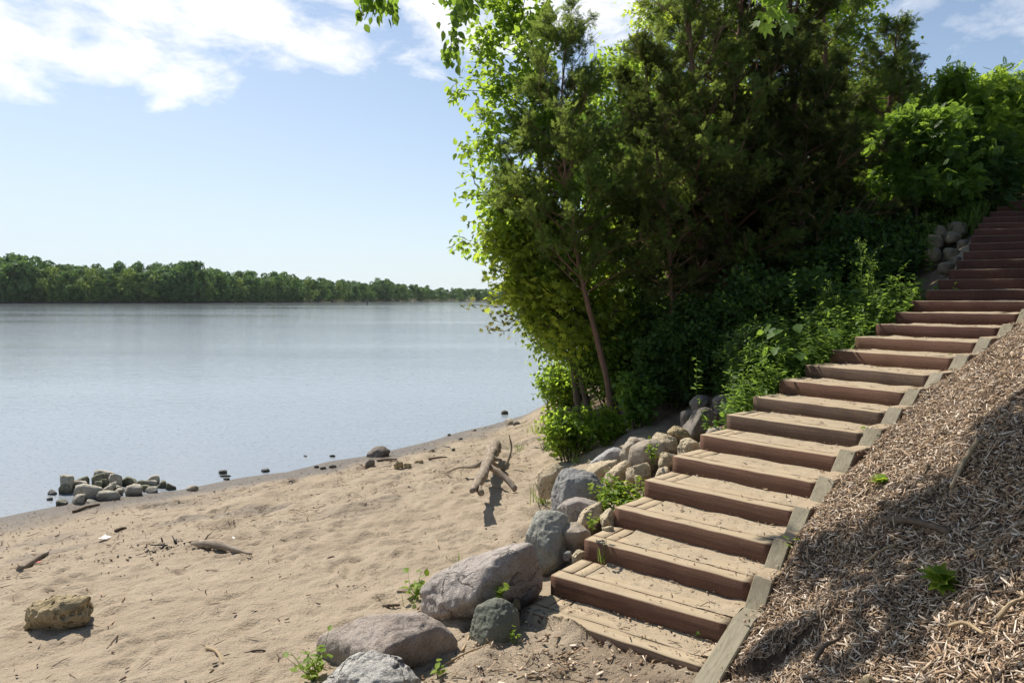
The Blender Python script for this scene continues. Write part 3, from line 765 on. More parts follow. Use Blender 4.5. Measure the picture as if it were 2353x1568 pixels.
# bevelled timber ends that edge the flight on the mulch side
for i in range(1, NS):
    r0, r1 = RpE[i], RpE[i + 1]; u = norm(r1 - r0); lat = np.array([u[1], -u[0]])
    rl = np.linalg.norm(r1 - r0); hgt = SZ[min(i + 1, NS - 1)] - SZ[i] if i < NS - 1 else RISE
    wdt = .175 + rs.uniform(-.025, .025); j = rs.uniform(-.05, .05); latj = rs.uniform(-.004, .03); zj = rs.uniform(-.02, .022)
    prof = [(-.21 + j, -.185), (.045 + j, .055), (.065 + j, .062), (rl * .8, .06), (rl * .8, -.3), (-.21 + j, -.32)]
    if i == 1: prof = [(-1.02, -.36), (-.93, -.235), (.05, .035), (.09, .045), (rl * .8, .045), (rl * .8, -.4), (-1.02, -.5)]
    V = []; G = []
    for sgn in (0, 1):
        for pu, pz in prof:
            p = r0 + u * pu + lat * (.004 + latj + sgn * wdt)
            V.append((p[0], p[1], SZ[i] + pz + zj + rs.uniform(-.01, .01))); G.append((pu + pz + i * 3.3, sgn * wdt + i, pz * .3))
    n = len(prof); q = [[k, (k + 1) % n, n + (k + 1) % n, n + k] for k in range(n)]
    bm = bmesh.new(); vs = [bm.verts.new(v) for v in V]
    for f_ in q: bm.faces.new([vs[k] for k in f_])
    bm.faces.new([vs[k] for k in range(n)][::-1]); bm.faces.new([vs[n + k] for k in range(n)])
    bmesh.ops.recalc_face_normals(bm, faces=bm.faces)
    bmesh.ops.bevel(bm, geom=bm.edges[:], offset=.009, segments=1, affect='EDGES')
    bm.verts.index_update()
    me = bpy.data.meshes.new('edging_timber')
    org = np.array(stair.location)
    for v in bm.verts: v.co = v.co - Vector(org)
    bm.to_mesh(me); bm.free()
    co = np.array([v.co for v in me.vertices]) + org
    gd = np.stack([(co[:, :2] - r0) @ u + (co[:, 2] - SZ[i]) + i * 3.3, (co[:, :2] - r0) @ lat + i, (co[:, 2] - SZ[i]) * .4], 1)
    at_ = me.attributes.new('grain', 'FLOAT_VECTOR', 'POINT'); at_.data.foreach_set('vector', gd.astype(np.float32).ravel())
    at_ = me.attributes.new('shade', 'FLOAT', 'POINT'); at_.data.foreach_set('value', np.full(len(co), rs.uniform(0, .8), np.float32))
    me.materials.append(M['timber_grey']); me.materials.append(M['timber_end'])
    for pl in me.polygons:
        if i > 1 and (pl.normal.z > .93 or abs(pl.normal.x * lat[0] + pl.normal.y * lat[1]) > .8): pl.material_index = 1
    o = bpy.data.objects.new('edging_timber', me); COL.objects.link(o); o.parent = stair

# ---------------------------------------------------------------- rocks
_ico = {}
def ico(sub):
    if sub not in _ico:
        bm = bmesh.new(); bmesh.ops.create_icosphere(bm, subdivisions=sub, radius=1)
        bm.verts.ensure_lookup_table()
        _ico[sub] = (np.array([v.co[:] for v in bm.verts]), np.array([[v.index for v in f.verts] for f in bm.faces])); bm.free()
    return _ico[sub]
def rock(name, pts, material, label, cat='rock', group=None, sub=5, p=14, rough=.05, seed=0, strata=0.0, fine=.010, cuts=7, chip=8):
    """stone: the rounded, weathered convex hull of the given points"""
    pts = np.asarray(pts, float)
    bm = bmesh.new()
    for v in pts: bm.verts.new(v)
    r = bmesh.ops.convex_hull(bm, input=bm.verts[:])
    c = .5 * (pts.min(0) + pts.max(0)) * .5 + pts.mean(0) * .5
    N = []; Dk = []
    bm.normal_update()
    for f in bm.faces:
        nrm = np.array(f.normal); d = nrm @ (np.array(f.verts[0].co) - c)
        if d < 0: nrm, d = -nrm, -d
        if d < 1e-4 or f.calc_area() < 1e-6: continue
        dup = False
        for n_ in N:
            if n_ @ nrm > .985: dup = True
        if not dup: N.append(nrm); Dk.append(d)
    bm.free()
    N = np.array(N); Dk = np.array(Dk)
    rr = np.random.default_rng(seed + 900)
    ext = (pts - c)
    for _ in range(cuts):                                    # broken faces
        nv = norm(rr.normal(0, 1, 3) * [1, 1, .8] + [0, -.35, .35]); sup = (ext @ nv).max()
        N = np.vstack([N, nv]); Dk = np.append(Dk, sup * rr.uniform(.62, .86))
    for _ in range(chip):                                    # small chipped facets
        nv = norm(rr.normal(0, 1, 3)); sup = (ext @ nv).max()
        N = np.vstack([N, nv]); Dk = np.append(Dk, sup * rr.uniform(.85, .95) if cuts > 1 else sup * rr.uniform(.94, .99))
    U, T = ico(sub)
    p = p * 2.6; rough = rough * .62
    g = np.clip(U @ N.T, 0, None) / Dk[None]
    rad = (g ** p).sum(1) ** (-1.0 / p)
    size = (pts.max(0) - pts.min(0)).mean()
    V = U * rad[:, None]
    q = V / size
    off = np.array([seed * 3.17, seed * 1.31, seed * 2.23])
    n1 = fbm(q * 2.2 + off, 4, seed); n2 = fbm(q * 7 + off, 4, seed + 3); rid = 1 - np.abs(fbm(q * 3.1 + off, 3, seed + 7)) * 2
    disp = size * rough * (n1 * .75 + n2 * .28 - np.clip(rid - .72, 0, 1) * 1.6)
    disp += size * fine * fbm(q * 22 + off, 3, seed + 9)
    if strata:
        zz_ = q @ np.array([.12, .18, 1.0]) * 9 + n1 * .8
        disp += size * strata * np.sign(np.sin(zz_ * 2.2)) * np.abs(np.sin(zz_ * 2.2)) ** .5 * (.4 + .6 * np.clip(n1 + .4, 0, 1))
        disp -= size * strata * 2.6 * np.clip(fbm(q * 4.3 + off, 3, seed + 13) - .25, 0, 1)
    V = V + U * disp[:, None] + c
    mb = MB(); mb.add(V, None, T)
    o = mb.build(name, material, None, np.array([c[0], c[1], pts[:, 2].min()]), smooth=True)
    return tag(o, label, cat, group)
def outline(poly, d, th, front=None, fr=.6, base=.12):
    """hull points of a stone from its outline in the photograph: outline at distance d, a nearer and a farther face"""
    poly = np.asarray(poly, float); c = poly.mean(0); out = []
    ys = poly[:, 1]; bot = ys > ys.min() + .72 * (ys.max() - ys.min())
    for (px, py), isb in zip(poly, bot):
        out.append(P(px, py, d))
        if isb: out.append(P(px, py, d) + [0, 0, -base])
    for px, py in c + (poly - c) * fr: out.append(P(px, py, d + th * .55))
    if front is None:
        for px, py in c + (poly - c) * fr + [0, 6]: out.append(P(px, py, d - th * .4))
    else:
        for px, py, dd in front: out.append(P(px, py, d + dd))
    return np.array(out)

BIG = [
 # name, outline, distance, thickness, front ridge, material, sub, p, rough, label, strata
 ('boulder', [(705,1600),(740,1560),(790,1518),(822,1501),(870,1498),(926,1512),(942,1537),(968,1566),(975,1610)], 5.15, .7, [(800,1560,-.25),(880,1535,-.22),(930,1560,-.2),(860,1610,-.45)], 'gneiss', 6, 16, .075, 'cracked pale grey boulder cut off by the bottom edge of the photo', .0),
 ('boulder', [(716,1480),(724,1462),(770,1440),(822,1418),(900,1404),(960,1399),(992,1410),(1027,1434),(1056,1470),(1045,1510),(1000,1532),(940,1540),(800,1540),(728,1535)], 5.75, .95, [(740,1545,-.05),(872,1508,-.50),(905,1475,-.46),(962,1405,-.24),(940,1542,-.16),(1030,1510,.05)], 'rosebrown', 6, 16, .045, 'big rose brown boulder lying between pale cracked boulder and greenish boulder', .0),
 ('boulder', [(961,1383),(968,1342),(980,1328),(1027,1300),(1085,1275),(1140,1258),(1200,1245),(1222,1243),(1234,1258),(1250,1322),(1244,1364),(1150,1420),(1060,1450),(1012,1412),(964,1394)], 6.6, .95, [(1222,1246,-.22),(1150,1274,-.36),(1112,1322,-.50),(1096,1372,-.55),(1010,1412,-.30),(1060,1450,.0),(1150,1420,.05),(1240,1362,.08)], 'pink', 6, 22, .05, 'largest pinkish boulder, with a flat sunlit top, beside the lowest steps', .0),
 ('boulder', [(1059,1490),(1068,1465),(1086,1423),(1092,1392),(1115,1375),(1140,1366),(1168,1374),(1194,1399),(1201,1440),(1197,1470),(1150,1498),(1100,1500)], 5.95, .55, [(1110,1480,-.2),(1140,1420,-.2),(1170,1470,-.2),(1130,1385,-.1)], 'green', 6, 10, .05, 'rounded dark green boulder at the left end of the lowest step', .0),
 ('boulder', [(1184,1252),(1196,1225),(1210,1190),(1222,1176),(1250,1168),(1290,1172),(1306,1182),(1284,1210),(1280,1245),(1290,1270),(1300,1300),(1270,1318),(1246,1316),(1220,1262)], 7.35, .75, [(1240,1200,-.12),(1258,1250,-.28),(1275,1296,-.3),(1245,1310,-.25)], 'greygreen', 6, 12, .05, 'long grey green boulder behind the largest pinkish boulder', .0),
 ('boulder', [(1275,1236),(1280,1215),(1292,1202),(1322,1196),(1345,1206),(1360,1216),(1345,1252),(1318,1266),(1284,1246)], 7.35, .45, [(1300,1225,-.15),(1335,1222,-.2),(1320,1262,-.12)], 'brown', 5, 18, .06, 'blocky brown rock leaning beside the third step', .0),
 ('boulder', [(1266,1172),(1276,1158),(1300,1144),(1328,1138),(1364,1144),(1390,1156),(1372,1196),(1330,1206),(1296,1182)], 8.0, .6, None, 'pink', 5, 9, .04, 'smooth rounded pinkish grey boulder in front of the slate grey boulder', .0),
 ('boulder', [(1264,1160),(1272,1113),(1288,1078),(1306,1071),(1326,1075),(1345,1082),(1378,1093),(1398,1112),(1386,1140),(1350,1160),(1268,1180)], 8.7, .7, [(1300,1100,-.2),(1350,1100,-.22),(1290,1160,-.3),(1375,1135,-.2)], 'slate', 6, 16, .045, 'dark slate grey boulder, broad and cracked, in the riprap', .0),
 ('boulder', [(1230,1112),(1236,1084),(1254,1072),(1278,1065),(1296,1070),(1284,1095),(1268,1126),(1236,1126)], 9.2, .45, [(1250,1095,-.12),(1270,1090,-.14)], 'tan', 5, 15, .05, 'tan wedge shaped rock on the sand left of the slate boulder', .0),
 ('boulder', [(1322,1200),(1334,1176),(1350,1163),(1376,1150),(1392,1158),(1386,1186),(1368,1210),(1336,1210)], 7.7, .4, None, 'tan', 5, 15, .06, 'pale tan rock tucked against the fourth step behind the blocky rock', .0),
 ('boulder', [(1374,1185),(1386,1170),(1402,1160),(1414,1172),(1413,1210),(1388,1214)], 7.45, .3, None, 'tan', 5, 12, .08, 'pitted tan stone touching the left corner of the fourth step', .01),
 ('boulder', [(1352,1064),(1372,1048),(1392,1032),(1414,1025),(1432,1030),(1430,1056),(1400,1072),(1366,1074)], 10.2, .5, None, 'granite_grey', 5, 12, .05, 'pale grey rounded boulder at the back of the riprap near the shrub', .0),
 ('boulder', [(1332,1076),(1350,1062),(1390,1053),(1424,1054),(1430,1072),(1400,1092),(1345,1092)], 9.7, .45, None, 'tan', 5, 14, .075, 'flat rough tan rock behind the slate grey boulder', .012),
 ('boulder', [(1384,1092),(1402,1072),(1432,1054),(1450,1060),(1448,1084),(1426,1104),(1392,1106)], 9.3, .4, None, 'tan', 5, 14, .06, 'sloping tan rock just above the green weed patch', .0),
 ('boulder', [(1434,1078),(1456,1059),(1480,1052),(1499,1068),(1504,1090),(1470,1104),(1440,1100)], 9.0, .4, None, 'tan', 5, 14, .07, 'angular tan rock with its top in sun, next to the fifth step', .0),
 ('boulder', [(1438,1056),(1446,1026),(1468,1011),(1500,1005),(1524,1012),(1534,1034),(1512,1062),(1456,1066)], 9.5, .55, None, 'brown', 5, 8, .035, 'large smooth olive brown boulder, egg shaped, high in the riprap', .0),
 ('boulder', [(1418,1052),(1430,1014),(1446,1000),(1488,1002),(1480,1022),(1446,1060)], 9.95, .4, None, 'brown', 5, 14, .10, 'knobbly brown rock squeezed behind the smooth olive brown boulder', .02),
 ('boulder', [(1490,1004),(1506,988),(1530,986),(1554,1006),(1560,1032),(1530,1044),(1500,1030)], 9.7, .45, None, 'tan', 5, 14, .06, 'faceted tan boulder on top of the riprap above the egg shaped one', .0),
 ('boulder', [(1530,990),(1544,976),(1570,979),(1590,996),(1595,1012),(1560,1016),(1536,1006)], 9.9, .4, None, 'ochre', 5, 12, .07, 'yellow ochre rock at the very top of the riprap', .012),
 ('boulder', [(1556,1030),(1562,1010),(1580,1003),(1606,1004),(1610,1036),(1590,1050),(1560,1046)], 9.0, .35, None, 'tan', 5, 12, .08, 'pitted tan rock wedged against the left end of the sixth step', .015),
 ('boulder', [(1510,1064),(1518,1038),(1540,1030),(1556,1044),(1550,1076),(1522,1082)], 8.75, .32, None, 'tan', 5, 12, .08, 'upright pitted tan rock just left of the sixth step', .012),
 ('boulder', [(1502,1094),(1512,1074),(1534,1068),(1548,1082),(1530,1102),(1506,1104)], 8.3, .3, None, 'tan', 5, 14, .05, 'small wedge of tan rock at the left corner of the fifth step', .0),
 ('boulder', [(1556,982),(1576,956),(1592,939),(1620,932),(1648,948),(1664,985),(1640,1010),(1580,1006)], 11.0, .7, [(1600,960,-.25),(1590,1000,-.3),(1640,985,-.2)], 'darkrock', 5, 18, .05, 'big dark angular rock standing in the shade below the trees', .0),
 ('boulder', [(1608,1004),(1622,984),(1642,978),(1666,984),(1668,1006),(1630,1014)], 9.35, .35, None, 'brown', 5, 9, .04, 'low rounded brown stone at the left end of the seventh step', .0),
]
for k, (nm, ol, d, th, fr_, mt, sub, p_, ro, lab, stt) in enumerate(BIG):
    rock(nm, outline(ol, d, th, fr_), M[mt], lab, 'boulder', 'boulders along the left side of the steps', sub, p_, ro, k + 1, stt, .010, 1 if fr_ else 7)

def bbox_rock(x0, y0, x1, y1, d, mt, label, group=None, seed=0, sub=4, p=11, rough=.07, strata=0, thick=.8, base=.08, cat='rock', name='rock', slant=0.0, ang=False):
    """stone filling a pixel box of the photograph at distance d"""
    r = np.random.default_rng(seed); cx_, cy_ = .5 * (x0 + x1), .5 * (y0 + y1); hw, hh = .5 * (x1 - x0), .5 * (y1 - y0)
    pts = []
    for a in np.linspace(0, 2 * np.pi, 9)[:-1] + r.uniform(-.2, .2, 8):
        e = .75
        ca, sa = math.copysign(abs(math.cos(a)) ** e, math.cos(a)), math.copysign(abs(math.sin(a)) ** e, math.sin(a))
        pts.append(P(cx_ + hw * ca * r.uniform(.92, 1.04), cy_ + hh * (sa + slant * ca) * r.uniform(.92, 1.03), d))
    t = thick * hw / F * d
    for s_ in (-1, 1):
        for a in np.linspace(0, 2 * np.pi, 7)[:-1] + r.uniform(-.5, .5, 6):
            pts.append(P(cx_ + hw * .6 * math.cos(a), cy_ + hh * .6 * math.sin(a), d + s_ * t * r.uniform(.7, 1.0)))
    if ang:                                                  # broken block: a jittered, tilted box
        pts = []
        tl = r.uniform(-.55, .55)
        for sx in (-1, 1):
            for sy in (-1, 1):
                for sz in (-1, 1):
                    pts.append(P(cx_ + hw * sx * r.uniform(.42, 1.08), cy_ + hh * (sy * r.uniform(.4, 1.05) + tl * sx + slant * sx), d + t * sz * r.uniform(.6, 1.0)))
        pts.append(P(cx_ + hw * r.uniform(-.5, .5), cy_ - hh * 1.05, d))
    pts = np.array(pts); lowest = pts[:, 2].min(); pts = np.vstack([pts, pts[pts[:, 2] < lowest + .4 * (pts[:, 2].max() - lowest)] - [0, 0, base]])
    return rock(name, pts, M[mt], label, cat, group, sub, p, rough, seed, strata, .009, 3 if ang else 7, 5 if ang else 8)

# yellow rock alone on the sand
yr = hit(140, 1452)
rock('rock', outline([(50,1440),(56,1410),(72,1380),(100,1370),(160,1366),(212,1368),(236,1380),(222,1398),(205,1428),(170,1448),(120,1454),(80,1452)], yr[1] + .12, .55,
     [(90,1400,-.2),(150,1398,-.24),(200,1396,-.18),(120,1440,-.2),(170,1436,-.16)], .75, .02), M['ochre'], 'yellow ochre pitted rock lying alone on the open sand', 'rock', None, 6, 12, .06, 91, .022)

# stone pile at the waterline
PG = 'stones in the pile at the waterline'
PILE = [
 (131,1107,169,1140,13.05,'pile_moss','dark upright stone at the left of the waterline pile'), (137,1090,174,1113,13.1,'pile','grey stone perched on the dark upright stone of the pile'),
 (157,1107,240,1147,12.75,'pile','largest pale stone in the middle of the waterline pile'), (160,1136,197,1161,12.35,'pile','pale slab at the front left foot of the pile'),
 (126,1145,157,1162,12.3,'pile_moss','low dark stone at the pile’s left foot in shallow water'), (195,1143,222,1162,12.4,'pile','flat stone half sunk in sand in front of the pile'),
 (221,1125,281,1148,12.65,'pile','long white stone at the front of the pile'), (283,1112,333,1136,12.95,'pile','pale pointed stone at the right front of the pile'),
 (209,1078,262,1094,13.9,'pile','flat topmost stone of the waterline pile'), (208,1087,244,1108,13.7,'pile_moss','dark stone right under the topmost flat stone'),
 (247,1086,281,1112,13.5,'pile','brownish upright stone right of the topmost flat stone'), (277,1095,319,1112,13.6,'pile_moss','mossy flat stone at the back right of the pile'),
 (334,1091,372,1107,13.75,'pile','dark topped stone near the pile’s right end'), (356,1100,388,1125,13.45,'pile_moss','mossy stone near the right end of the pile'),
 (380,1112,404,1127,13.3,'pile_moss','outermost mossy stone at the right end of the pile'), (166,1103,204,1125,13.2,'pile','pale block between the perched stone and the largest stone'),
 (235,1114,261,1132,13.0,'pile','small pale stone behind the long white stone'), (246,1108,269,1122,13.2,'pile','small square stone below the brownish upright stone'),
 (107,1123,132,1143,12.95,'wetstone','dark wet stone in water left of the pile'), (106,1140,125,1152,12.6,'wetstone','small flat wet stone in water left of the pile'),
 (331,1116,362,1131,13.1,'pile','pale slab with dark side at the pile’s right foot'), (308,1101,341,1119,13.4,'pile_moss','leaning mossy stone in the right half of the pile'),
 (232,1099,250,1112,13.4,'pile_moss',None), (324,1111,346,1123,13.2,'pile_moss',None), (266,1114,288,1128,13.1,'pile',None), (172,1094,212,1107,13.75,'pile_moss',None), (336,1102,364,1116,13.5,'pile',None),
 (216,1103,238,1115,13.3,'pile_moss',None), (258,1120,284,1133,12.95,'pile',None), (298,1108,318,1119,13.35,'pile_moss',None), (180,1122,212,1140,13.0,'pile_moss',None)]
for k, (a, b_, c_, d_, dep, mt, lab) in enumerate(PILE):
    bbox_rock(a, b_, c_, d_, dep, mt, lab or 'small stone filling a gap in the waterline pile', PG if lab else 'small filler stones of the waterline pile', 300 + k, 4, 20, .06, 0, .75, .25, 'stone', 'stone', -.1, True)
# stones along the shore
SHOREROCK = [
 (840,1022,900,1052,'darkrock','big grey stone at the waterline in the middle of the beach',.5,-.25), (835,1050,865,1072,'darkrock','round dark stone just below the big grey waterline stone',.7,0), (903,1055,930,1076,'ochre','larger of two ochre lumps right of the short plank',.8,0),
 (925,1060,946,1076,'ochre','smaller ochre lump touching the larger one',.8,0), (948,1054,979,1071,'ochre','ochre stone standing apart right of the two ochre lumps',.8,0), (424,1111,460,1129,'brown','brown block shaped rock at the waterline right of the pile',.8,-.1),
 (498,1075,523,1090,'wetstone','upper dark wet stone in the water left of the round wet stone',.8,0), (501,1088,536,1097,'wetstone','flat wet stone awash below the upper dark stone',.8,0), (598,1073,622,1086,'wetstone','round wet stone at the water’s edge',.8,0),
 (1150,940,1168,953,'wetstone','dark round stone standing in water near the overhanging leaves',.8,0), (1157,959,1190,977,'brown','pale low stone at the waterline near the overhanging leaves',.8,0), (1177,966,1197,979,'darkrock','dark stone in front of the pale low waterline stone',.8,0)]
for k, (a, b_, c_, d_, mt, lab, th, sl) in enumerate(SHOREROCK):
    h_ = hit(.5 * (a + c_), d_ - 2); bbox_rock(a, b_, c_, d_, h_[1] + .5 * (c_ - a) / F * h_[1] * .5, mt, lab, 'loose stones along the waterline', 400 + k, 4, 10, .08, 0, th, .1, 'stone', 'stone', sl)
SMALL = [(720,1067,734,1075),(733,1070,750,1078),(752,1066,776,1074),(756,1043,772,1049),(696,1044,706,1049),(1027,995,1036,1001),(1053,1003,1064,1010),(1020,1024,1036,1030),(1036,1028,1046,1034),(512,1096,530,1102),(1086,985,1095,990),(990,1030,1000,1036)]
for k, (a, b_, c_, d_) in enumerate(SMALL):
    h_ = hit(.5 * (a + c_), d_ - 1); bbox_rock(a, b_, c_, d_, h_[1], 'wetstone', 'small dark pebble at the edge of the water', 'small dark pebbles at the water’s edge', 440 + k, 3, 9, .09, 0, .8, .03, 'pebble', 'pebble')
bbox_rock(1291, 1262, 1318, 1279, 7.1, 'slate', 'smooth dark pebble between grey green boulder and second step', None, 470, 4, 7, .02, 0, .7, .05, 'pebble', 'pebble')
bbox_rock(1312, 1256, 1346, 1290, 7.05, 'tan', 'mossy tan stone at the left corner of the third step', 'boulders along the left side of the steps', 471, 5, 12, .08, .01, .7, .1, 'boulder', 'boulder')
bbox_rock(1382, 1202, 1412, 1222, 7.2, 'tan', 'small pale stone under the pitted stone at the fourth step', 'boulders along the left side of the steps', 472, 4, 12, .08, 0, .7, .1, 'boulder', 'boulder')
bbox_rock(1172, 1370, 1198, 1398, 6.3, 'ochre', 'small ochre stone behind the rounded dark green boulder', 'boulders along the left side of the steps', 473, 4, 12, .08, 0, .7, .1, 'boulder', 'boulder')
bbox_rock(1455, 1085, 1478, 1112, 8.6, 'tan', 'whitish stone half hidden in the green weed patch', 'boulders along the left side of the steps', 474, 4, 12, .08, 0, .7, .1, 'boulder', 'boulder')
bbox_rock(1090, 1500, 1150, 1530, 5.75, 'rosebrown', 'smooth brown root like stone at the foot of the green boulder', None, 475, 5, 8, .05, 0, .6, .05, 'stone', 'stone', -.3)
# rocks in the shade beside the upper steps and on the dark slope
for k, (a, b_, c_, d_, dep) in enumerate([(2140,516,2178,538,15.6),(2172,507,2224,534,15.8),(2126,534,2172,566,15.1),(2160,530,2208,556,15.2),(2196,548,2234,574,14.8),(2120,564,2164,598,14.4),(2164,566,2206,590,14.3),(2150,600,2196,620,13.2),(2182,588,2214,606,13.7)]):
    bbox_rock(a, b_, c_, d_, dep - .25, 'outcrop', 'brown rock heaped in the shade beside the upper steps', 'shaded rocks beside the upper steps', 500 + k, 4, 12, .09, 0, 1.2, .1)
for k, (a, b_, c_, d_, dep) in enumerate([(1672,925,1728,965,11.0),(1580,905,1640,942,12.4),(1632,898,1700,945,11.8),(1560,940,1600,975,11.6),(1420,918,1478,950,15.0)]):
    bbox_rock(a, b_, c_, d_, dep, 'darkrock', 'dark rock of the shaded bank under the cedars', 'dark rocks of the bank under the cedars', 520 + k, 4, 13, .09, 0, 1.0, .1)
#SECTION_B_END
# ---------------------------------------------------------------- trees and plants
def rot_about(d, r, spread):
    """a direction near d, spread in radians"""
    v = r.normal(0, 1, 3); v -= v @ d * d; v /= np.linalg.norm(v) + 1e-9
    return norm(d * math.cos(spread) + v * math.sin(spread))
def grow(mb, path, r0, r1, nb, t0, Lf, rise, r, subs=6, curl=.15, sub_len=.42, twigs=True, sides=8, bias=None, bsides=4, dens=9):
    """trunk along path with branches and twigs into mb; returns leaf anchors (positions, directions)"""
    pts = curve(path, 36); n = len(pts)
    rad = r0 + (r1 - r0) * np.linspace(0, 1, n) ** .8
    rad[:3] *= [1.5, 1.22, 1.08]
    tube(mb, pts, rad, sides, .5, True, .18, int(r.integers(99)))
    A = []; D = []
    for k in range(nb):
        t = t0 + (1 - t0) * (k + r.uniform(.1, .9)) / nb; fi = t * (n - 1); i0 = min(int(fi), n - 2)
        p = pts[i0] + (pts[i0 + 1] - pts[i0]) * (fi - i0); rb = max(rad[i0] * .42, .008)
        az = k * 2.399 + r.uniform(-.5, .5)
        L = Lf(t) * r.uniform(.7, 1.15)
        rs_ = rise(t) + r.uniform(-.2, .2)
        d = np.array([math.cos(az), math.sin(az), math.tan(rs_)]); d /= np.linalg.norm(d)
        if bias is not None: d = norm(d + np.array(bias) * r.uniform(.3, 1.0))
        s = np.linspace(0, 1, 7)[:, None]
        w = r.normal(0, .10, 3) * L
        bp = p + d * L * s + np.array([0, 0, curl * L]) * s ** 2 + w * np.sin(s * 3.1)
        tube(mb, bp, np.linspace(rb, .006, 7), bsides, .5, False)
        for j in range(subs):
            u = r.uniform(.22, 1.0); f2 = u * 6; a = min(int(f2), 5); q = bp[a] + (bp[a + 1] - bp[a]) * (f2 - a)
            dd = rot_about(norm(bp[a + 1] - bp[a]), r, r.uniform(.45, 1.15)); dd = norm(dd + np.array([0, 0, .12]))
            l = L * sub_len * (1.15 - .7 * u) * r.uniform(.6, 1.25)
            s4 = np.linspace(0, 1, 4)[:, None]; tp = q + dd * l * s4 + np.array([0, 0, curl * .5 * l]) * s4 ** 2
            if twigs: tube(mb, tp, np.linspace(rb * .4 + .002, .003, 4), 3, .5, False)
            m = max(3, int(dens * l / .5)); uu = r.uniform(.15, 1.05, m)[:, None]
            A.append(q + dd * l * uu + np.array([0, 0, curl * .5 * l]) * uu ** 2); D.append(np.repeat(dd[None], m, 0))
        m = max(3, int(dens * L * .5)); uu = r.uniform(.45, 1.03, m); fi2 = np.clip(uu, 0, .999) * 6; a = fi2.astype(int)
        A.append(bp[a] + (bp[a + 1] - bp[a]) * (fi2 - a)[:, None]); D.append(np.repeat(d[None], m, 0))
    return np.concatenate(A), np.concatenate(D)
def leaves(mb, A, D, r, per, sig, size, V, T, along=.6, droop=.2, nup=1.0, Q=None, sh=(.45, .25)):
    n = len(A) * per
    k = np.repeat(np.arange(len(A)), per)
    pos = A[k] + r.normal(0, sig, (n, 3))
    yd = D[k] * along + r.normal(0, .6, (n, 3)) + np.array([0, 0, -droop])
    nr = np.array([0, 0, nup]) + r.normal(0, .55, (n, 3))
    clump = .16 * vnoise(pos * 1.6, 5)
    scatter(mb, V, T, pos, yd, nr, size * r.uniform(.65, 1.25, n), np.clip(r.normal(sh[0], sh[1], n) + clump, 0, 1), Q)

def ground_at(px, d):
    x_ = (px - CX) / F * d; return np.array([x_, d, tz(x_, d)])

def cedar(label, px_path, d, r0, nb, L0, seed, t0=.2, per=4, size=.2, bias=None, sub=7, dens=9, bend=0.0, mt='cedar'):
    r = np.random.default_rng(seed)
    g = ground_at(px_path[0][0], d)
    path = [g - [0, 0, .15]] + [P(a, b_, d + bend * k) for k, (a, b_) in enumerate(px_path[1:])]
    o = empty('cedar_tree', g, label, 'tree', 'cedars on the bank beside the steps')
    tb = MB()
    A, D = grow(tb, path, r0, .015, nb, t0, lambda t: L0 * (1.05 - .75 * ((t - t0) / (1 - t0)) ** 1.3) * (.7 + .3 * min(1, (t - t0) / .15)), lambda t: .25 + .55 * t, r, sub, .10, .5, True, 9, bias, 4, dens)
    tb.build('trunk', M['cedar_bark'], o, smooth=True)
    fb = MB(); keep = vnoise(A * 1.1 + seed, 17) + .55 * vnoise(A * 2.7, 19) > -.42        # boughs with gaps between them
    leaves(fb, A[keep], D[keep], r, per, .055, size, SPRAY_V, SPRAY_T, 1.0, .05, .6, None, (.42, .26))
    fb.build('crown', M[mt], o)
    return o
cedar('slender leaning cedar with a long bare reddish trunk nearest the water', [(1408,955),(1396,880),(1366,760),(1336,640),(1313,500),(1297,380),(1290,230),(1305,70)], 15.0, .085, 58, 2.05, 1, .38, 4, .15, (.08, 0, 0), 8, 10)
cedar('tall cedar with pale trunk behind the leaning cedar', [(1640,930),(1628,700),(1606,520),(1600,400),(1592,200),(1575,-60),(1560,-330)], 16.5, .17, 85, 2.6, 2, .2, 3, .175, (.05, 0, 0), 8)
cedar('twin trunked dark cedar right of the pale trunked cedar', [(1668,920),(1674,650),(1668,450),(1690,200),(1710,-100),(1730,-420)], 17.2, .2, 80, 2.6, 3, .2, 4, .18, None, 8, mt='cedar_shade_tone')
cedar('dark shady cedar in the middle of the bank, behind the weeds', [(1850,830),(1840,560),(1825,300),(1815,0),(1810,-300)], 17.0, .18, 75, 2.25, 4, .12, 4, .19, None, 8, mt='cedar_shade_tone')
cedar('cedar at the right end of the cedars, its tip against blue sky', [(2000,700),(2015,500),(2035,300),(2050,180),(2060,70)], 19.5, .14, 60, 1.6, 5, .15, 3, .18, None, 7)
cedar('tall cedar whose top reaches out of the photo beside blue sky', [(1940,720),(1925,500),(1905,300),(1890,0),(1880,-260)], 20.0, .18, 75, 2.0, 6, .15, 3, .2, None, 7)
cedar('small cedar in front of the dark shady cedar with drooping boughs', [(1540,880),(1545,760),(1540,640),(1530,480),(1500,300),(1480,120)], 15.4, .08, 50, 1.7, 7, .3, 3, .16, None, 8, mt='cedar_shade_tone')

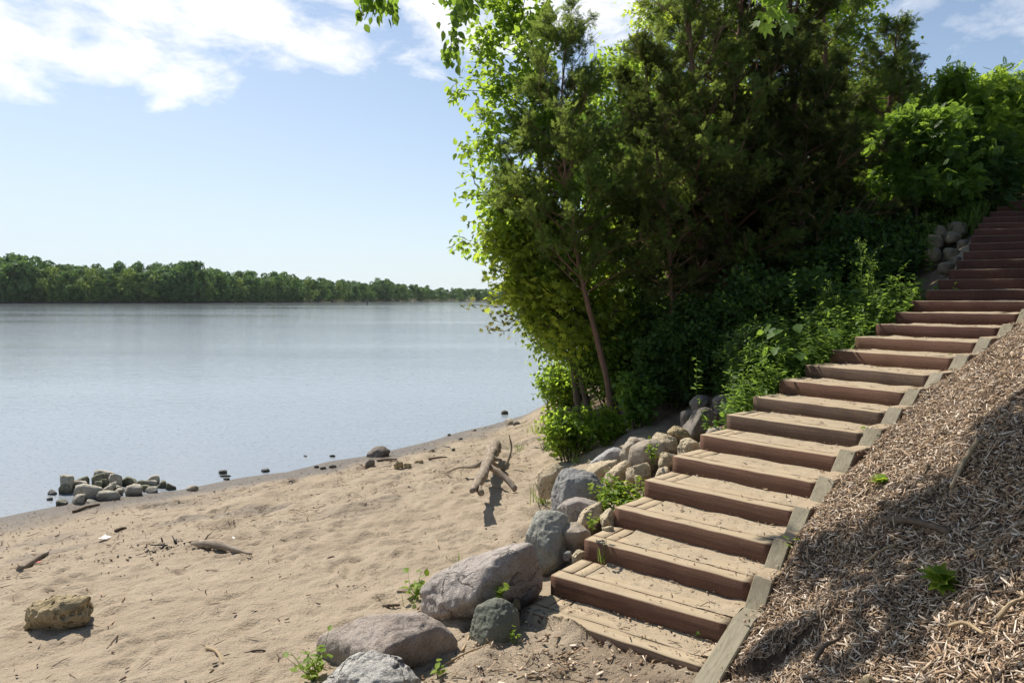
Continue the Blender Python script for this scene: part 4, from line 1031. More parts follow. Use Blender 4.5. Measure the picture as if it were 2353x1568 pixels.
def broadleaf(label, px_path, d, r0, nb, L0, seed, mt, V, T, size, t0=.3, per=4, sig=.14, name='broadleaf_tree', bark_='brown_bark', rise=lambda t: .35, bias=None, sub=7, dens=8, group=None, curl=.1, twig=True, Lpow=1.6, sh=(.45, .25), droop=.35, cat='tree'):
    r = np.random.default_rng(seed)
    g = ground_at(px_path[0][0], d)
    path = [g - [0, 0, .15]] + [P(a, b_, d) for a, b_ in px_path[1:]]
    o = empty(name, g, label, cat, group)
    tb = MB()
    A, D = grow(tb, path, r0, .02, nb, t0, lambda t: L0 * (1.0 - .6 * ((t - t0) / (1 - t0)) ** Lpow), rise, r, sub, curl, .45, twig, 8, bias, 4, dens)
    tb.build('trunk', M[bark_], o, smooth=True)
    fb = MB(); leaves(fb, A, D, r, per, sig, size, V, T, .5, droop, 1.0, None, sh)
    fb.build('crown', M[mt], o)
    return o
# light leaved trees at the water's edge behind the cedars
broadleaf('bright green ash reaching out over the water left of the cedars', [(1335,900),(1300,700),(1262,520),(1235,330),(1215,160),(1200,20)], 17.0, .11, 48, 2.25, 21, 'ash', LEAF_V, LEAF_T, .17, .22, 4, .13, rise=lambda t: .3 + .3 * t, bias=(-.6, -.1, 0), dens=7, sub=6)
broadleaf('yellow green maple hanging low over the water left of the cedars', [(1360,925),(1310,780),(1255,660),(1222,560),(1205,450)], 16.6, .09, 52, 1.6, 22, 'maple', PALM_V, PALM_T, .15, .24, 3, .18, rise=lambda t: .05 + .3 * t, bias=(-.25, -.1, 0), dens=9, sub=7)
broadleaf('lower glossy leaved tree overhanging the river behind the leaning trunk', [(1425,915),(1385,850),(1345,785),(1318,725),(1300,655)], 17.4, .07, 52, 1.55, 23, 'ash', LEAF_V, LEAF_T, .12, .25, 3, .17, rise=lambda t: -.02 + .2 * t, bias=(-.12, 0, .0), dens=10, sub=8)
# woods behind
BT = [(1560,560,20.5,'deep',2.2),(1460,640,20,'deep',1.8),(1700,560,20.5,'deep',2.2),(1430,150,25,'ash',2.8),(1600,-260,27,'maple',3.6),(1680,-300,29,'ash',4.2),(1830,-200,27,'maple',4.0),(1930,-60,28,'ash',3.0),(2040,190,27,'maple',2.4),(1480,300,22,'deep',3.0),(1620,260,22,'ash',3.0),(1780,280,21.5,'deep',3.0),(1930,260,22.5,'ash',3.0)]
for k, (px, top, d, mt, L0) in enumerate(BT):
    lab = {'ash': 'green', 'maple': 'yellow green', 'deep': 'deep green'}[mt]
    broadleaf('%s broadleaf tree glimpsed through the cedars' % lab, [(px, 800), (px + 10, 500), (px - 15, .5 * (500 + top)), (px, top)], d, .16, 46, L0, 40 + k, mt, DIAM_V, DIAM_T, .21, .12, 5, .22, group='%s broadleaf trees behind the cedars' % lab, dens=6, sub=6, twig=False, Lpow=2.2)
# right hand trees in the sun above the upper steps
broadleaf('sunlit pinnate leaved tree at the right edge above the upper steps', [(2270,440),(2262,390),(2250,330),(2235,270),(2230,215)], 18.5, .10, 42, 1.7, 61, 'ash', PINN_V, PINN_T, .26, .12, 5, .14, rise=lambda t: .2 + .25 * t, dens=7, sub=6)
broadleaf('dark leafy tree at the right frame edge behind the sunlit one', [(2400,420),(2390,340),(2375,270),(2368,215)], 20.5, .13, 44, 1.9, 62, 'shrub', PINN_V, PINN_T, .26, .1, 5, .16, rise=lambda t: .15 + .2 * t, dens=7, sub=6)
broadleaf('slim young tree with layered leaves left of the upper rocks', [(2105,560),(2105,470),(2100,400),(2108,320),(2115,270)], 16.8, .05, 36, 1.25, 63, 'shrub', PINN_V, PINN_T, .22, .25, 4, .12, rise=lambda t: .05, dens=8, sub=6)
broadleaf('small leafy tree in shade behind the upper rocks', [(2210,500),(2205,440),(2195,380),(2190,320)], 17.6, .06, 36, 1.4, 64, 'deep', PINN_V, PINN_T, .24, .15, 4, .14, rise=lambda t: .1, dens=8, sub=6)
broadleaf('distant tree closing the gap under the right hand crowns', [(2330,480),(2320,400),(2330,330),(2325,260)], 25.0, .12, 44, 2.3, 65, 'deep', DIAM_V, DIAM_T, .2, .05, 5, .2, rise=lambda t: .1, dens=7, sub=6)
broadleaf('distant bushy tree on the slope above the young tree', [(2150,520),(2150,430),(2140,330),(2150,230)], 25.5, .12, 46, 2.4, 66, 'deep', DIAM_V, DIAM_T, .2, .05, 5, .2, rise=lambda t: .1, dens=7, sub=6)

# shrubs
def shrub(label, px, d, h, wdt, seed, mt, V, T, size, n=26, per=4, sig=.07, name='shrub', sub=5, dens=10, group=None, off=(0, 0)):
    r = np.random.default_rng(seed); g = ground_at(px, d)
    o = empty(name, g, label, 'shrub', group)
    tb = MB(); A = []; D = []
    for k in range(n):
        az = r.uniform(0, 6.283); rad = wdt * math.sqrt(r.uniform(0, 1)); hh = h * r.uniform(.55, 1.05) * (1 - .35 * (rad / wdt) ** 2)
        b_ = g + np.array([math.cos(az) * rad * .3, math.sin(az) * rad * .3, -.05]); tip = g + np.array([math.cos(az) * rad + off[0], math.sin(az) * rad + off[1], hh])
        mid = .5 * (b_ + tip) + [0, 0, hh * .18]; c_ = curve([b_, mid, tip], 9); tube(tb, c_, np.linspace(.012, .004, 9), 4, .5, False)
        uu = r.uniform(.15, 1, int(dens * 2)); f_ = np.clip(uu, 0, .999) * 8; a = f_.astype(int)
        A.append(c_[a] + (c_[a + 1] - c_[a]) * (f_ - a)[:, None]); D.append(norm(np.stack([r.normal(0, 1, len(a)), r.normal(0, 1, len(a)), r.uniform(-.2, .6, len(a))], 1)))
        for j in range(sub):
            u = r.uniform(.3, 1) * 7.99; q = c_[int(u)]; dd = norm(np.array([r.normal(), r.normal(), r.uniform(-.2, .9)])); l = wdt * .35 * r.uniform(.5, 1.2)
            tube(tb, [q, q + dd * l * .5, q + dd * l + [0, 0, -.04]], [.005, .004, .002], 3, .5, False)
            m = dens; A.append(q + dd * l * r.uniform(.2, 1.05, m)[:, None]); D.append(np.repeat(dd[None], m, 0))
    tb.build('stem', M['brown_bark'], o)
    fb = MB(); leaves(fb, np.concatenate(A), np.concatenate(D), r, per, sig, size, V, T, .6, .15, 1.0)
    fb.build('foliage', M[mt], o)
    return o
shrub('glossy round leaved shrub in sun at the back of the beach', 1312, 13.4, 1.15, .62, 71, 'ash', LEAF_V, LEAF_T, .10, 20, 2, .07)
shrub('lime green seedling bush at the foot of the leaning cedar', 1392, 13.6, .78, .42, 72, 'lime', LEAF_V, LEAF_T, .10, 16, 2, .05, sub=4, dens=7)
shrub('tall wispy sprouts rising from the left of the beach shrub', 1275, 14.3, 1.45, .3, 73, 'lime', LEAF_V, LEAF_T, .10, 7, 2, .04, sub=2, dens=6)
shrub('broad leafy bush in half shade right of the leaning trunk', 1465, 13.9, 1.25, .4, 74, 'shrub', LEAF_V, LEAF_T, .14, 13, 2, .08, dens=6)
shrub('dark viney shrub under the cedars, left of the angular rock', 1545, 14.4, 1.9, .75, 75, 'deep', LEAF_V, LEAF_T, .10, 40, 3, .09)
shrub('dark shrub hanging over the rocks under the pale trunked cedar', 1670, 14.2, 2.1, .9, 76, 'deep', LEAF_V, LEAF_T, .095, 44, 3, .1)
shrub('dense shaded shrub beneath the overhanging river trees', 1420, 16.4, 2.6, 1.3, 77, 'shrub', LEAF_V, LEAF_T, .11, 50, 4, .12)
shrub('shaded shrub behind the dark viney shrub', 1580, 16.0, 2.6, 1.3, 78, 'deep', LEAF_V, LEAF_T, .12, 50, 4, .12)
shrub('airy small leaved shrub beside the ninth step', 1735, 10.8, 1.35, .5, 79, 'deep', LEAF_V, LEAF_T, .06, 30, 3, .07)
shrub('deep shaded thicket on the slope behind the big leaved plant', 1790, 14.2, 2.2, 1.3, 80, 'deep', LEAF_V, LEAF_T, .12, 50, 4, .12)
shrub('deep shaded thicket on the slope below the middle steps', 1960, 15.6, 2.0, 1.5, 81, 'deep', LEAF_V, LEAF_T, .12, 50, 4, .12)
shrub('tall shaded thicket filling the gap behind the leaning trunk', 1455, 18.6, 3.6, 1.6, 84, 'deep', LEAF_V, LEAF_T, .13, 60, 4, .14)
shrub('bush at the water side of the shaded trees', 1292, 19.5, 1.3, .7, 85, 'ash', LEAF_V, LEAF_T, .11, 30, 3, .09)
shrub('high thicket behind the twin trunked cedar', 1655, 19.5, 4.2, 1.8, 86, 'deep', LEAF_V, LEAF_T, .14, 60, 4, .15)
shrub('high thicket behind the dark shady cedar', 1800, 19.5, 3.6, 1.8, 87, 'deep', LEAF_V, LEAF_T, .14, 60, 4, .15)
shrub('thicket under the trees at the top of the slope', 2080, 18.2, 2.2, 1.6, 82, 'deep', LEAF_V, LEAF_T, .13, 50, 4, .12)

# weeds on the shaded slope left of the steps: nobody could count them
r = np.random.default_rng(90)
wm = MB(); gm = MB()
nst = 2600
ti = 7.5 + (NS - 8.6) * r.uniform(0, 1, nst); dlw = .12 + 4.6 * r.uniform(0, 1, nst) ** 1.35
ti = np.where(r.uniform(0, 1, nst) < .35, r.uniform(8, 17, nst), ti)
i0 = ti.astype(int); f_ = (ti - i0)[:, None]
base2 = LpE[i0] * (1 - f_) + LpE[i0 + 1] * f_
dirv = norm(RpE[i0] - LpE[i0]); base2 = base2 - dirv * dlw[:, None]
zb = terrain(base2[:, 0], base2[:, 1])
dclear = polyline_dist(base2[:, 0], base2[:, 1], line)[0]
ok = dclear < -WID / 2 - .1
for p in range(len(base2)):
    if not ok[p] or (ti[p] < 12.5 and dlw[p] > .5 + .28 * max(0, ti[p] - 8)): continue
    if 17.5 < ti[p] < 25.5 and dlw[p] < 1.5 and r.random() < .94: continue
    h = r.uniform(.4, 1.2) * (1 if r.random() < .85 else 1.45) * min(1.15, .5 + dlw[p] * .5)
    b_ = np.array([base2[p, 0], base2[p, 1], zb[p] - .03]); tip = b_ + np.array([r.normal(0, .16), r.normal(0, .16), h]); mid = .5 * (b_ + tip) + r.normal(0, .05, 3)
    c_ = curve([b_, mid, tip], 6); tube(wm, c_, [.006, .006, .005, .004, .003, .002], 3, .3, False)
    m = int(9 + 14 * h); uu = r.uniform(.15, 1, m); fi = np.clip(uu, 0, .999) * 5; a = fi.astype(int); A = c_[a] + (c_[a + 1] - c_[a]) * (fi - a)[:, None]
    yd = np.stack([r.normal(0, 1, m), r.normal(0, 1, m), r.uniform(-.35, .6, m)], 1)
    scatter(wm, LEAF_V * [.62, 1, 1], LEAF_T, A, yd, np.array([0, 0, 1.]) + r.normal(0, .3, (m, 3)), r.uniform(.06, .15, m) * (1.25 - .5 * uu), np.clip(r.normal(.45, .25, m), 0, 1))
tag(wm.build('hillside_undergrowth', M['weed']), kind='stuff')

# tall seeding stalks standing out of the weeds
def stalk(px, d, h, seed, label, lean=0.0):
    r = np.random.default_rng(seed); g = ground_at(px, d); o = empty('tall_weed', g, label, 'plant', 'tall weed stalks on the slope')
    c_ = curve([g - [0, 0, .05], g + [lean * .4, 0, h * .5], g + [lean, .05, h]], 14); m = MB(); tube(m, c_, np.linspace(.011, .004, 14), 5, .9, False)
    A = []; 
    for k in range(16):
        u = r.integers(4, 13); q = c_[u]; dd = norm(np.array([r.normal(), r.normal(), 1.3])); l = h * .16 * r.uniform(.5, 1.3)
        tube(m, [q, q + dd * l * .5, q + dd * l + [0, 0, l * .15]], [.004, .003, .002], 3, .9, False)
        A.append(q + dd * l * r.uniform(.4, 1.1, 8)[:, None])
    m.build('stem', M['grass'], o)
    A = np.concatenate(A); f = MB(); n = len(A)
    scatter(f, DIAM_V, DIAM_T, A + r.normal(0, .012, A.shape), r.normal(0, 1, (n, 3)) + [0, 0, .7], r.normal(0, 1, (n, 3)), r.uniform(.025, .05, n), r.uniform(.3, .9, n))
    n = 26; u = r.uniform(.05, .6, n) * 13; A = c_[u.astype(int)]
    scatter(f, LEAF_V, LEAF_T, A, np.stack([r.normal(0, 1, n), r.normal(0, 1, n), r.uniform(-.2, .4, n)], 1), np.array([[0, 0, 1.]]) + r.normal(0, .3, (n, 3)), r.uniform(.12, .24, n), r.uniform(.2, .8, n))
    f.build('leaves', M['weed'], o)
stalk(1978, 12.0, 1.75, 1, 'tallest straight pale weed stalk in front of the dark thicket', .02)
stalk(2012, 12.0, 1.45, 2, 'forked pale weed stalk right of the tallest one', -.10)
stalk(1945, 11.6, 1.25, 3, 'leaning weed stalk left of the tallest one', -.28)
stalk(1880, 12.0, 1.2, 4, 'short brown weed stalk above the big leaved plant', .1)
stalk(2140, 14.0, 1.2, 5, 'weed stalk with brown seeds below the upper rocks', -.1)
# big leaved plant
g = ground_at(1810, 10.6); o = empty('broad_leaved_plant', g, 'big leaved burdock like plant beside the tenth step', 'plant'); r = np.random.default_rng(4)
m = MB(); f = MB(); A = []; 
for k in range(46):
    az = r.uniform(0, 6.283); rad = .62 * math.sqrt(r.uniform(0.02, 1)); h = r.uniform(.35, 1.05) * (1.1 - rad * .4)
    tip = g + [math.cos(az) * rad, math.sin(az) * rad, h]; tube(m, curve([g - [0, 0, .05], .5 * (g + tip) + [0, 0, .15], tip], 7), np.linspace(.010, .004, 7), 4, .6, False)
    scatter(f, LEAF_V * [1.35, 1, 1], LEAF_T, tip[None], np.array([[math.cos(az), math.sin(az), -.55]]) + r.normal(0, .25, (1, 3)), np.array([[0, 0, 1.]]) + r.normal(0, .3, (1, 3)), r.uniform(.12, .22), r.uniform(.3, .9))
m.build('stem', M['grass'], o); f.build('leaves', M['shrub'], o)

def tuft(px, py, h, n, seed, label, mt='grass', spread=.07, group='grass tufts by the boulders', pos=None, name='grass_tuft', cat='grass'):
    r = np.random.default_rng(seed); g = hit(px, py) if pos is None else np.array(pos, float); m = MB()
    b_ = g + np.stack([r.normal(0, spread, n), r.normal(0, spread, n), np.full(n, -.02)], 1)
    scatter(m, BLADE_V * [1.0, 1, 1.6], BLADE_T, b_, np.stack([r.normal(0, .35, n), r.normal(0, .35, n), np.ones(n)], 1), r.normal(0, 1, (n, 3)), h * r.uniform(.5, 1.15, n), r.uniform(.2, .95, n), BLADE_Q)
    return tag(m.build(name, M[mt], None, g), label, cat, group)
tuft(1246, 1158, .42, 45, 1, 'grass tuft at the left foot of the slate grey boulder'); tuft(1256, 1034, .30, 60, 2, 'grass tuft at the foot of the beach shrub')
tuft(1192, 1035, .22, 60, 3, 'grass patch on sand right of the driftwood', 'grass', .10); tuft(1232, 992, .3, 40, 4, 'pale yellow grass tuft at the back of the beach', 'lime', .12)
tuft(1330, 1064, .25, 30, 5, 'thin grass blades on sand behind the riprap'); tuft(944, 1392, .16, 12, 6, 'few grass blades left of the largest pinkish boulder'); tuft(1055, 1300, .2, 10, 7, 'single grass blades behind the largest pinkish boulder', 'grass', .04)
tuft(1384, 1284, .25, 9, 9, 'long grass blades on the second step', 'grass', .02, 'grass tufts by the boulders', (P(1384, 1287, 6.75)))
tuft(1010, 960, .3, 1, 10, 'x', pos=(0, 0, -5)) if False else None
# tall grass at the head of the steps
r = np.random.default_rng(12); m = MB(); n = 1500
ti = r.uniform(25.2, NS - 1.01, n); i0 = ti.astype(int); f_ = (ti - i0)[:, None]; b2 = LpE[i0] * (1 - f_) + LpE[i0 + 1] * f_ - norm(RpE[i0] - LpE[i0]) * r.uniform(.05, 1.6, n)[:, None] ** 1.2
b2 = np.vstack([b2, np.stack([r.uniform(11.5, 17, 1500), r.uniform(17.6, 23, 1500)], 1)]); keep = np.abs(polyline_dist(b2[:, 0], b2[:, 1], line)[0]) > WID / 2 + .05; b2 = b2[keep]; n = len(b2)
scatter(m, BLADE_V * [1.6, 1, 1.6], BLADE_T, np.column_stack([b2, terrain(b2[:, 0], b2[:, 1]) - .02]), np.stack([r.normal(0, .3, n), r.normal(0, .3, n), np.ones(n)], 1), r.normal(0, 1, (n, 3)), r.uniform(.3, .8, n), r.uniform(.1, .7, n), BLADE_Q)
tag(m.build('tall_grass', M['grass']), kind='stuff')

def seedling(pos, h, n, seed, mt, size, label, V=LEAF_V, T=LEAF_T, spread=.1, name='seedling', group='seedlings among the boulders and chips'):
    r = np.random.default_rng(seed); g = np.array(pos, float); o = empty(name, g, label, 'plant', group); m = MB(); f = MB()
    for k in range(max(1, n // 5)):
        tip = g + [r.normal(0, spread), r.normal(0, spread), h * r.uniform(.6, 1.05)]; c_ = curve([g - [0, 0, .03], .5 * (g + tip) + r.normal(0, spread * .25, 3), tip], 8); tube(m, c_, np.linspace(.004, .0015, 8), 4, .6, False)
        q = c_[np.linspace(2, 7, 5).astype(int)]; yd = np.stack([r.normal(0, 1, 5), r.normal(0, 1, 5), r.uniform(-.2, .5, 5)], 1)
        scatter(f, V, T, q, yd, np.array([0, 0, 1.]) + r.normal(0, .3, (5, 3)), size * r.uniform(.7, 1.2, 5), r.uniform(.2, 1, 5))
    m.build('stem', M['grass'], o); f.build('leaves', M[mt], o); return o
h1 = hit(962, 1372); seedling(h1, .24, 45, 1, 'lime', .095, 'lime green seedling on sand left of the largest pinkish boulder', spread=.16)
h1 = hit(712, 1575); seedling(h1 + [0, .1, 0], .26, 70, 2, 'lime', .07, 'bright green seedling left of the rose brown boulder', spread=.11)
seedling(P(1146, 1372, 6.1), .16, 18, 3, 'lime', .06, 'orange tipped maple seedling behind the green boulder', PALM_V, PALM_T, .03)
seedling(P(1500, 1062, 8.6), .30, 36, 4, 'lime', .075, 'yellow leaved vine sprout in front of the egg shaped boulder', spread=.07)
seedling(P(1360, 1214, 6.95), .18, 24, 5, 'lime', .07, 'lime sprout at the left end of the fourth step', spread=.07)
seedling(P(1636, 1000, 9.4), .30, 30, 6, 'shrub', .10, 'green sprout under the dark angular rock', spread=.08)
for k, (px, py, i_, hh, lab) in enumerate([(1410,1290,1,.10,'leftmost tiny sprout at the foot of the third riser'),(1432,1300,1,.11,'second tiny sprout at the foot of the third riser'),(1446,1304,1,.09,'third tiny sprout at the foot of the third riser'),(1468,1310,1,.08,'rightmost tiny sprout at the foot of the third riser'),
    (1606,1462,0,.12,'sprout at the right end of the lowest step'),(1340,1382,0,.05,'tiny sprout at the foot of the second riser')]):
    dd = (CAMZ - SZ[i_]) * F / (py - HY); seedling(P(px, py, dd), hh, 12, 20 + k, 'shrub', .04, lab, spread=.025, group='sprouts growing on the treads')
for k, (px, py, hh, sz, lab) in enumerate([(1982,1012,.16,.09,'lime sprout beside an edging timber half way up'),(2034,1112,.08,.13,'flat maple sprout on the sunlit chips'),(1812,1292,.2,.08,'lime sprout beside the dark edging timber'),(2160,1345,.10,.14,'maple sprout in the shaded chips'),(2192,832,.12,.08,'lime sprout beside the upper edging timber'),(1925,1100,.06,.05,'tiny sprout by the edging timber below the maple sprout'),(1870,1232,.06,.05,'tiny sprout on the chips below the bright slope'),(1188,1478,.14,.06,'pale sprout right of the dark green boulder'),(1005,1552,.1,.07,'pale seedling in the dirt at the bottom edge')]):
    seedling(hit(px, py), hh, 10, 40 + k, 'lime', sz, lab, PALM_V if 'maple' in lab else LEAF_V, PALM_T if 'maple' in lab else LEAF_T, .04)
# dense green weed patch beside the fourth and fifth step
g = P(1432, 1165, 7.75); r = np.random.default_rng(6); o = empty('weed_patch', g - [0, 0, .1], 'bright green leafy weed patch between riprap and the fifth step', 'plant'); m = MB(); f = MB()
for k in range(130):
    b_ = g + np.array([r.uniform(-.26, .26), 0, 0]) ; b_[1] += r.uniform(-.25, .45); b_[2] += (b_[1] - g[1]) * .38 - .12
    tip = b_ + [r.normal(0, .06), r.normal(0, .06), r.uniform(.08, .24)]; c_ = curve([b_, .5 * (b_ + tip) + r.normal(0, .02, 3), tip], 6); tube(m, c_, np.linspace(.004, .002, 6), 3, .5, False)
    q = c_[r.integers(1, 6, 9)]; scatter(f, LEAF_V, LEAF_T, q, np.stack([r.normal(0, 1, 9), r.normal(0, 1, 9), r.uniform(-.1, .6, 9)], 1), np.array([0, 0, 1.]) + r.normal(0, .35, (9, 3)), r.uniform(.04, .075, 9), r.uniform(.1, 1, 9))
m.build('stem', M['grass'], o); f.build('leaves', M['lime'], o)
# reddish leaved twig over the water
g = P(1180, 745, 17.2); r = np.random.default_rng(9); o = empty('maple_branch', g, 'twig with reddish maple leaves reaching over the water', 'branch'); m = MB(); f = MB()
for tip in ((1072, 698), (1118, 752), (1138, 690), (1150, 720), (1130, 735)):
    c_ = curve([P(1215, 700, 17.4), P(.5 * (1215 + tip[0]), tip[1] + 6, 17.3), P(*tip, 17.2)], 10); tube(m, c_, np.linspace(.014, .004, 10), 4, .5, False)
    q = np.repeat(c_[5:], 5, 0) + r.normal(0, .07, (25, 3)); scatter(f, PALM_V, PALM_T, q, r.normal(0, 1, (25, 3)) + [0, 0, -.3], np.array([0, 0, 1.]) + r.normal(0, .5, (25, 3)), r.uniform(.08, .15, 25), r.uniform(0, 1, 25))
m.build('twig', M['brown_bark'], o); f.build('leaves', M['redleaf'], o)

# the tree overhead: trunk behind the camera, limbs over the slope, twigs hanging into the view
r = np.random.default_rng(33); g = np.array([3.4, -2.6, tz(3.4, -2.6)]); o = empty('overhanging_tree', g, 'tree overhead whose leafy twigs hang into the top of the photo', 'tree'); m = MB(); f = MB()
tube(m, curve([g - [0, 0, .2], g + [-.1, .1, 2.5], g + [-.3, .5, 5.0], g + [-.6, 1.0, 7.5]], 24), np.linspace(.24, .12, 24), 10, .5, True, .15)
tube(m, curve([g + [-.3, .5, 5.0], [1.8, 1.5, 8.0], [.2, 4.2, 8.6], [-.7, 6.4, 8.2], [-1.9, 7.6, 7.6]], 24), np.linspace(.11, .02, 24), 8, .5, True, .1)
tube(m, curve([g + [-.3, .5, 4.4], [3.6, .6, 7.4], [3.2, 3.6, 8.4], [2.6, 6.2, 8.0], [2.4, 7.6, 7.4]], 24), np.linspace(.10, .02, 24), 8, .5, True, .1)
def hang(pts, d, n, sz, V, T, r, k0=.25, sig=.05):
    c_ = curve([P(a, b_, d) for a, b_ in pts], 16); tube(m, c_, np.linspace(.010, .002, 16), 4, .5, False)
    u = r.uniform(k0, 1, n) * 14.99; q = c_[u.astype(int)] + r.normal(0, sig, (n, 3))
    scatter(f, V, T, q, np.stack([r.normal(0, .6, n), r.normal(0, .6, n), -np.ones(n)], 1), r.normal(0, 1, (n, 3)), sz * r.uniform(.65, 1.2, n), r.uniform(.2, 1, n))
hang([(1120,-160),(1078,-60),(1050,30),(1036,100),(1036,150)], 6.2, 105, .095, LEAF_V, LEAF_T, r, .3, .05)
hang([(1110,-160),(1080,-80),(1066,-10),(1062,25)], 6.0, 34, .12, LEAF_V, LEAF_T, r, .5, .06)
hang([(940,-170),(880,-80),(845,-10),(824,45)], 6.3, 52, .095, LEAF_V, LEAF_T, r, .4, .05)
hang([(960,-170),(930,-90),(905,-20),(888,38)], 6.3, 34, .11, LEAF_V, LEAF_T, r, .4, .05)
hang([(930,-150),(890,-70),(868,-15),(862,18)], 6.3, 26, .11, LEAF_V, LEAF_T, r, .5, .06)
hang([(1820,-170),(1800,-90),(1790,-20),(1780,15)], 5.6, 30, .13, PALM_V, PALM_T, r, .5, .09)
SUNV = np.array(sd)
def shade_clump(px, py, rad, n, zt=8.0):
    """a leafy bough of the overhead tree, on the line from the chips towards the sun"""
    h_ = hit(px, py); c_ = h_ + SUNV * (zt - h_[2]) / SUNV[2]
    n = int(n * 2.3); q = c_ + r.normal(0, rad * 1.1, (n, 3)) * [1, 1, .6]
    scatter(f, LEAF_V, LEAF_T, q, r.normal(0, 1, (n, 3)) + [0, 0, -.4], np.array([0, 0, 1.]) + r.normal(0, .5, (n, 3)), .15 * r.uniform(.65, 1.2, n), r.uniform(.1, 1, n))
    tube(m, curve([c_ + [.9, -.9, .5], c_ + [.4, -.3, .3], c_], 7), np.linspace(.02, .006, 7), 4, .5, False)
for px, py, rad, n in [(1860,1290,.10,42),(1815,1262,.07,24),(1930,1270,.14,55),(2020,1250,.18,75),(2110,1215,.20,90),(2200,1180,.22,100),(2290,1130,.24,110),(2350,1060,.26,120),(2320,1000,.2,80),(2350,1180,.22,90),(2230,1230,.2,70),
                       (1960,1360,.12,50),(2050,1385,.15,60),(2130,1340,.16,60),(1790,1500,.10,45),(1860,1510,.12,50),(1930,1550,.10,40),(1800,1550,.12,50),(2040,1480,.10,26),(2330,1290,.16,45),(2300,960,.14,40)]:
    shade_clump(px, py, rad, n)
for k in range(14):
    c_ = np.array([r.uniform(.5, 5), r.uniform(-2.5, 2.5), r.uniform(7.5, 10)]); n = 160
    scatter(f, LEAF_V, LEAF_T, c_ + r.normal(0, .5, (n, 3)), r.normal(0, 1, (n, 3)) + [0, 0, -.4], np.array([0, 0, 1.]) + r.normal(0, .5, (n, 3)), .15 * r.uniform(.65, 1.2, n), r.uniform(.1, 1, n))
m.build('trunk', M['brown_bark'], o, smooth=True); f.build('crown', M['shrub'], o)
#SECTION_C_END
# ---------------------------------------------------------------- wood chips on the slope
CHIP_V = np.array([[-.5, -.45, 0], [.5, -.4, 0], [.55, .2, .1], [-.5, .25, .1], [-.4, -.5, 1], [.45, -.42, 1], [.5, .25, .85], [-.42, .22, .9], [0.1, .62, .45]])
CHIP_Q = [[0, 3, 2, 1], [4, 5, 6, 7], [0, 1, 5, 4], [1, 2, 6, 5], [3, 0, 4, 7]]
CHIP_T = [[2, 3, 8], [3, 7, 8], [7, 6, 8], [6, 2, 8]]
def chips(mb, xy, r, Lr=(.028, .085), wr=(.16, .34), lift=.012, zfun=None, bright=0.0, tilt=.32, align=0.0, nrmfun=True):
    n = len(xy); e = .04
    zf = zfun or (lambda a, b: terrain(a, b))
    z0 = zf(xy[:, 0], xy[:, 1])
    if nrmfun: zx = (zf(xy[:, 0] + e, xy[:, 1]) - z0) / e; zy = (zf(xy[:, 0], xy[:, 1] + e) - z0) / e; N = norm(np.stack([-zx, -zy, np.ones(n)], 1))
    else: N = np.tile([0, 0, 1.], (n, 1))
    N = norm(N + r.normal(0, tilt, (n, 3)))
    a = r.uniform(0, 2 * np.pi, n); d = np.stack([np.cos(a), np.sin(a), 0 * a], 1) + align * np.array([.8, -.55, 0]); d = norm(d - N * (d * N).sum(1, keepdims=True))
    xx = np.cross(d, N)
    L = np.exp(r.uniform(np.log(Lr[0]), np.log(Lr[1]), n)); w = L * r.uniform(*wr, n); th = np.minimum(w * .5, .012) * r.uniform(.4, 1, n)
    pos = np.column_stack([xy, z0 + lift * r.uniform(-.6, 1.4, n)])
    V = CHIP_V[None] * np.ones((n, 1, 1))
    bend = r.normal(0, .10, n)
    V = xx[:, None] * (V[..., 0:1] * w[:, None, None]) + d[:, None] * (V[..., 1:2] * L[:, None, None]) + N[:, None] * (V[..., 2:3] * th[:, None, None] + (CHIP_V[None, :, 1:2] ** 2) * (bend * L)[:, None, None]) + pos[:, None]
    off = (np.arange(n) * 9)[:, None, None]
    sh_ = np.clip(r.beta(1.7, 1.7, n) + bright, 0, 1)
    mb.add(V.reshape(-1, 3), (np.array(CHIP_Q)[None] + off).reshape(-1, 4), (np.array(CHIP_T)[None] + off).reshape(-1, 3), np.repeat(sh_, 9))
def gterr(a, b):
    """height of the finished ground on the mulch side, with its lumps"""
    zt_, s_, l_, dr_, dl_, ix_, pr_ = terrain(a, b, True); p_ = xyz(a, b)
    return zt_ + (dr_ > .05) * np.clip(dr_ * 3, 0, 1) * (fbm(p_ * 1.3, 3, 31) * .10 + fbm(p_ * 5, 2, 33) * .03)
r = np.random.default_rng(77); mb = MB()
N0 = 640000
cand = np.stack([r.uniform(.4, 8.2, N0), r.uniform(2.0, 13.0, N0)], 1)
l_ = polyline_dist(cand[:, 0], cand[:, 1], line)[0] - WID / 2
inview = (np.abs(cand[:, 0] / cand[:, 1]) < .80)
dist = np.hypot(cand[:, 0], cand[:, 1])
keep = (l_ > .16) & (l_ < 4.2) & inview & (r.uniform(0, 1, N0) < np.clip(1.35 - dist * .075, .45, 1))
cand = cand[keep][:215000]
half = len(cand) // 2
chips(mb, cand[:half], r, (.014, .040), (.14, .36), .014, gterr, .0, .4, .35)
chips(mb, cand[half:int(len(cand) * .9)], r, (.022, .078), (.08, .20), .022, gterr, .2, .32, .35)
chips(mb, cand[int(len(cand) * .9):], r, (.05, .125), (.05, .11), .030, gterr, .2, .35, .5)
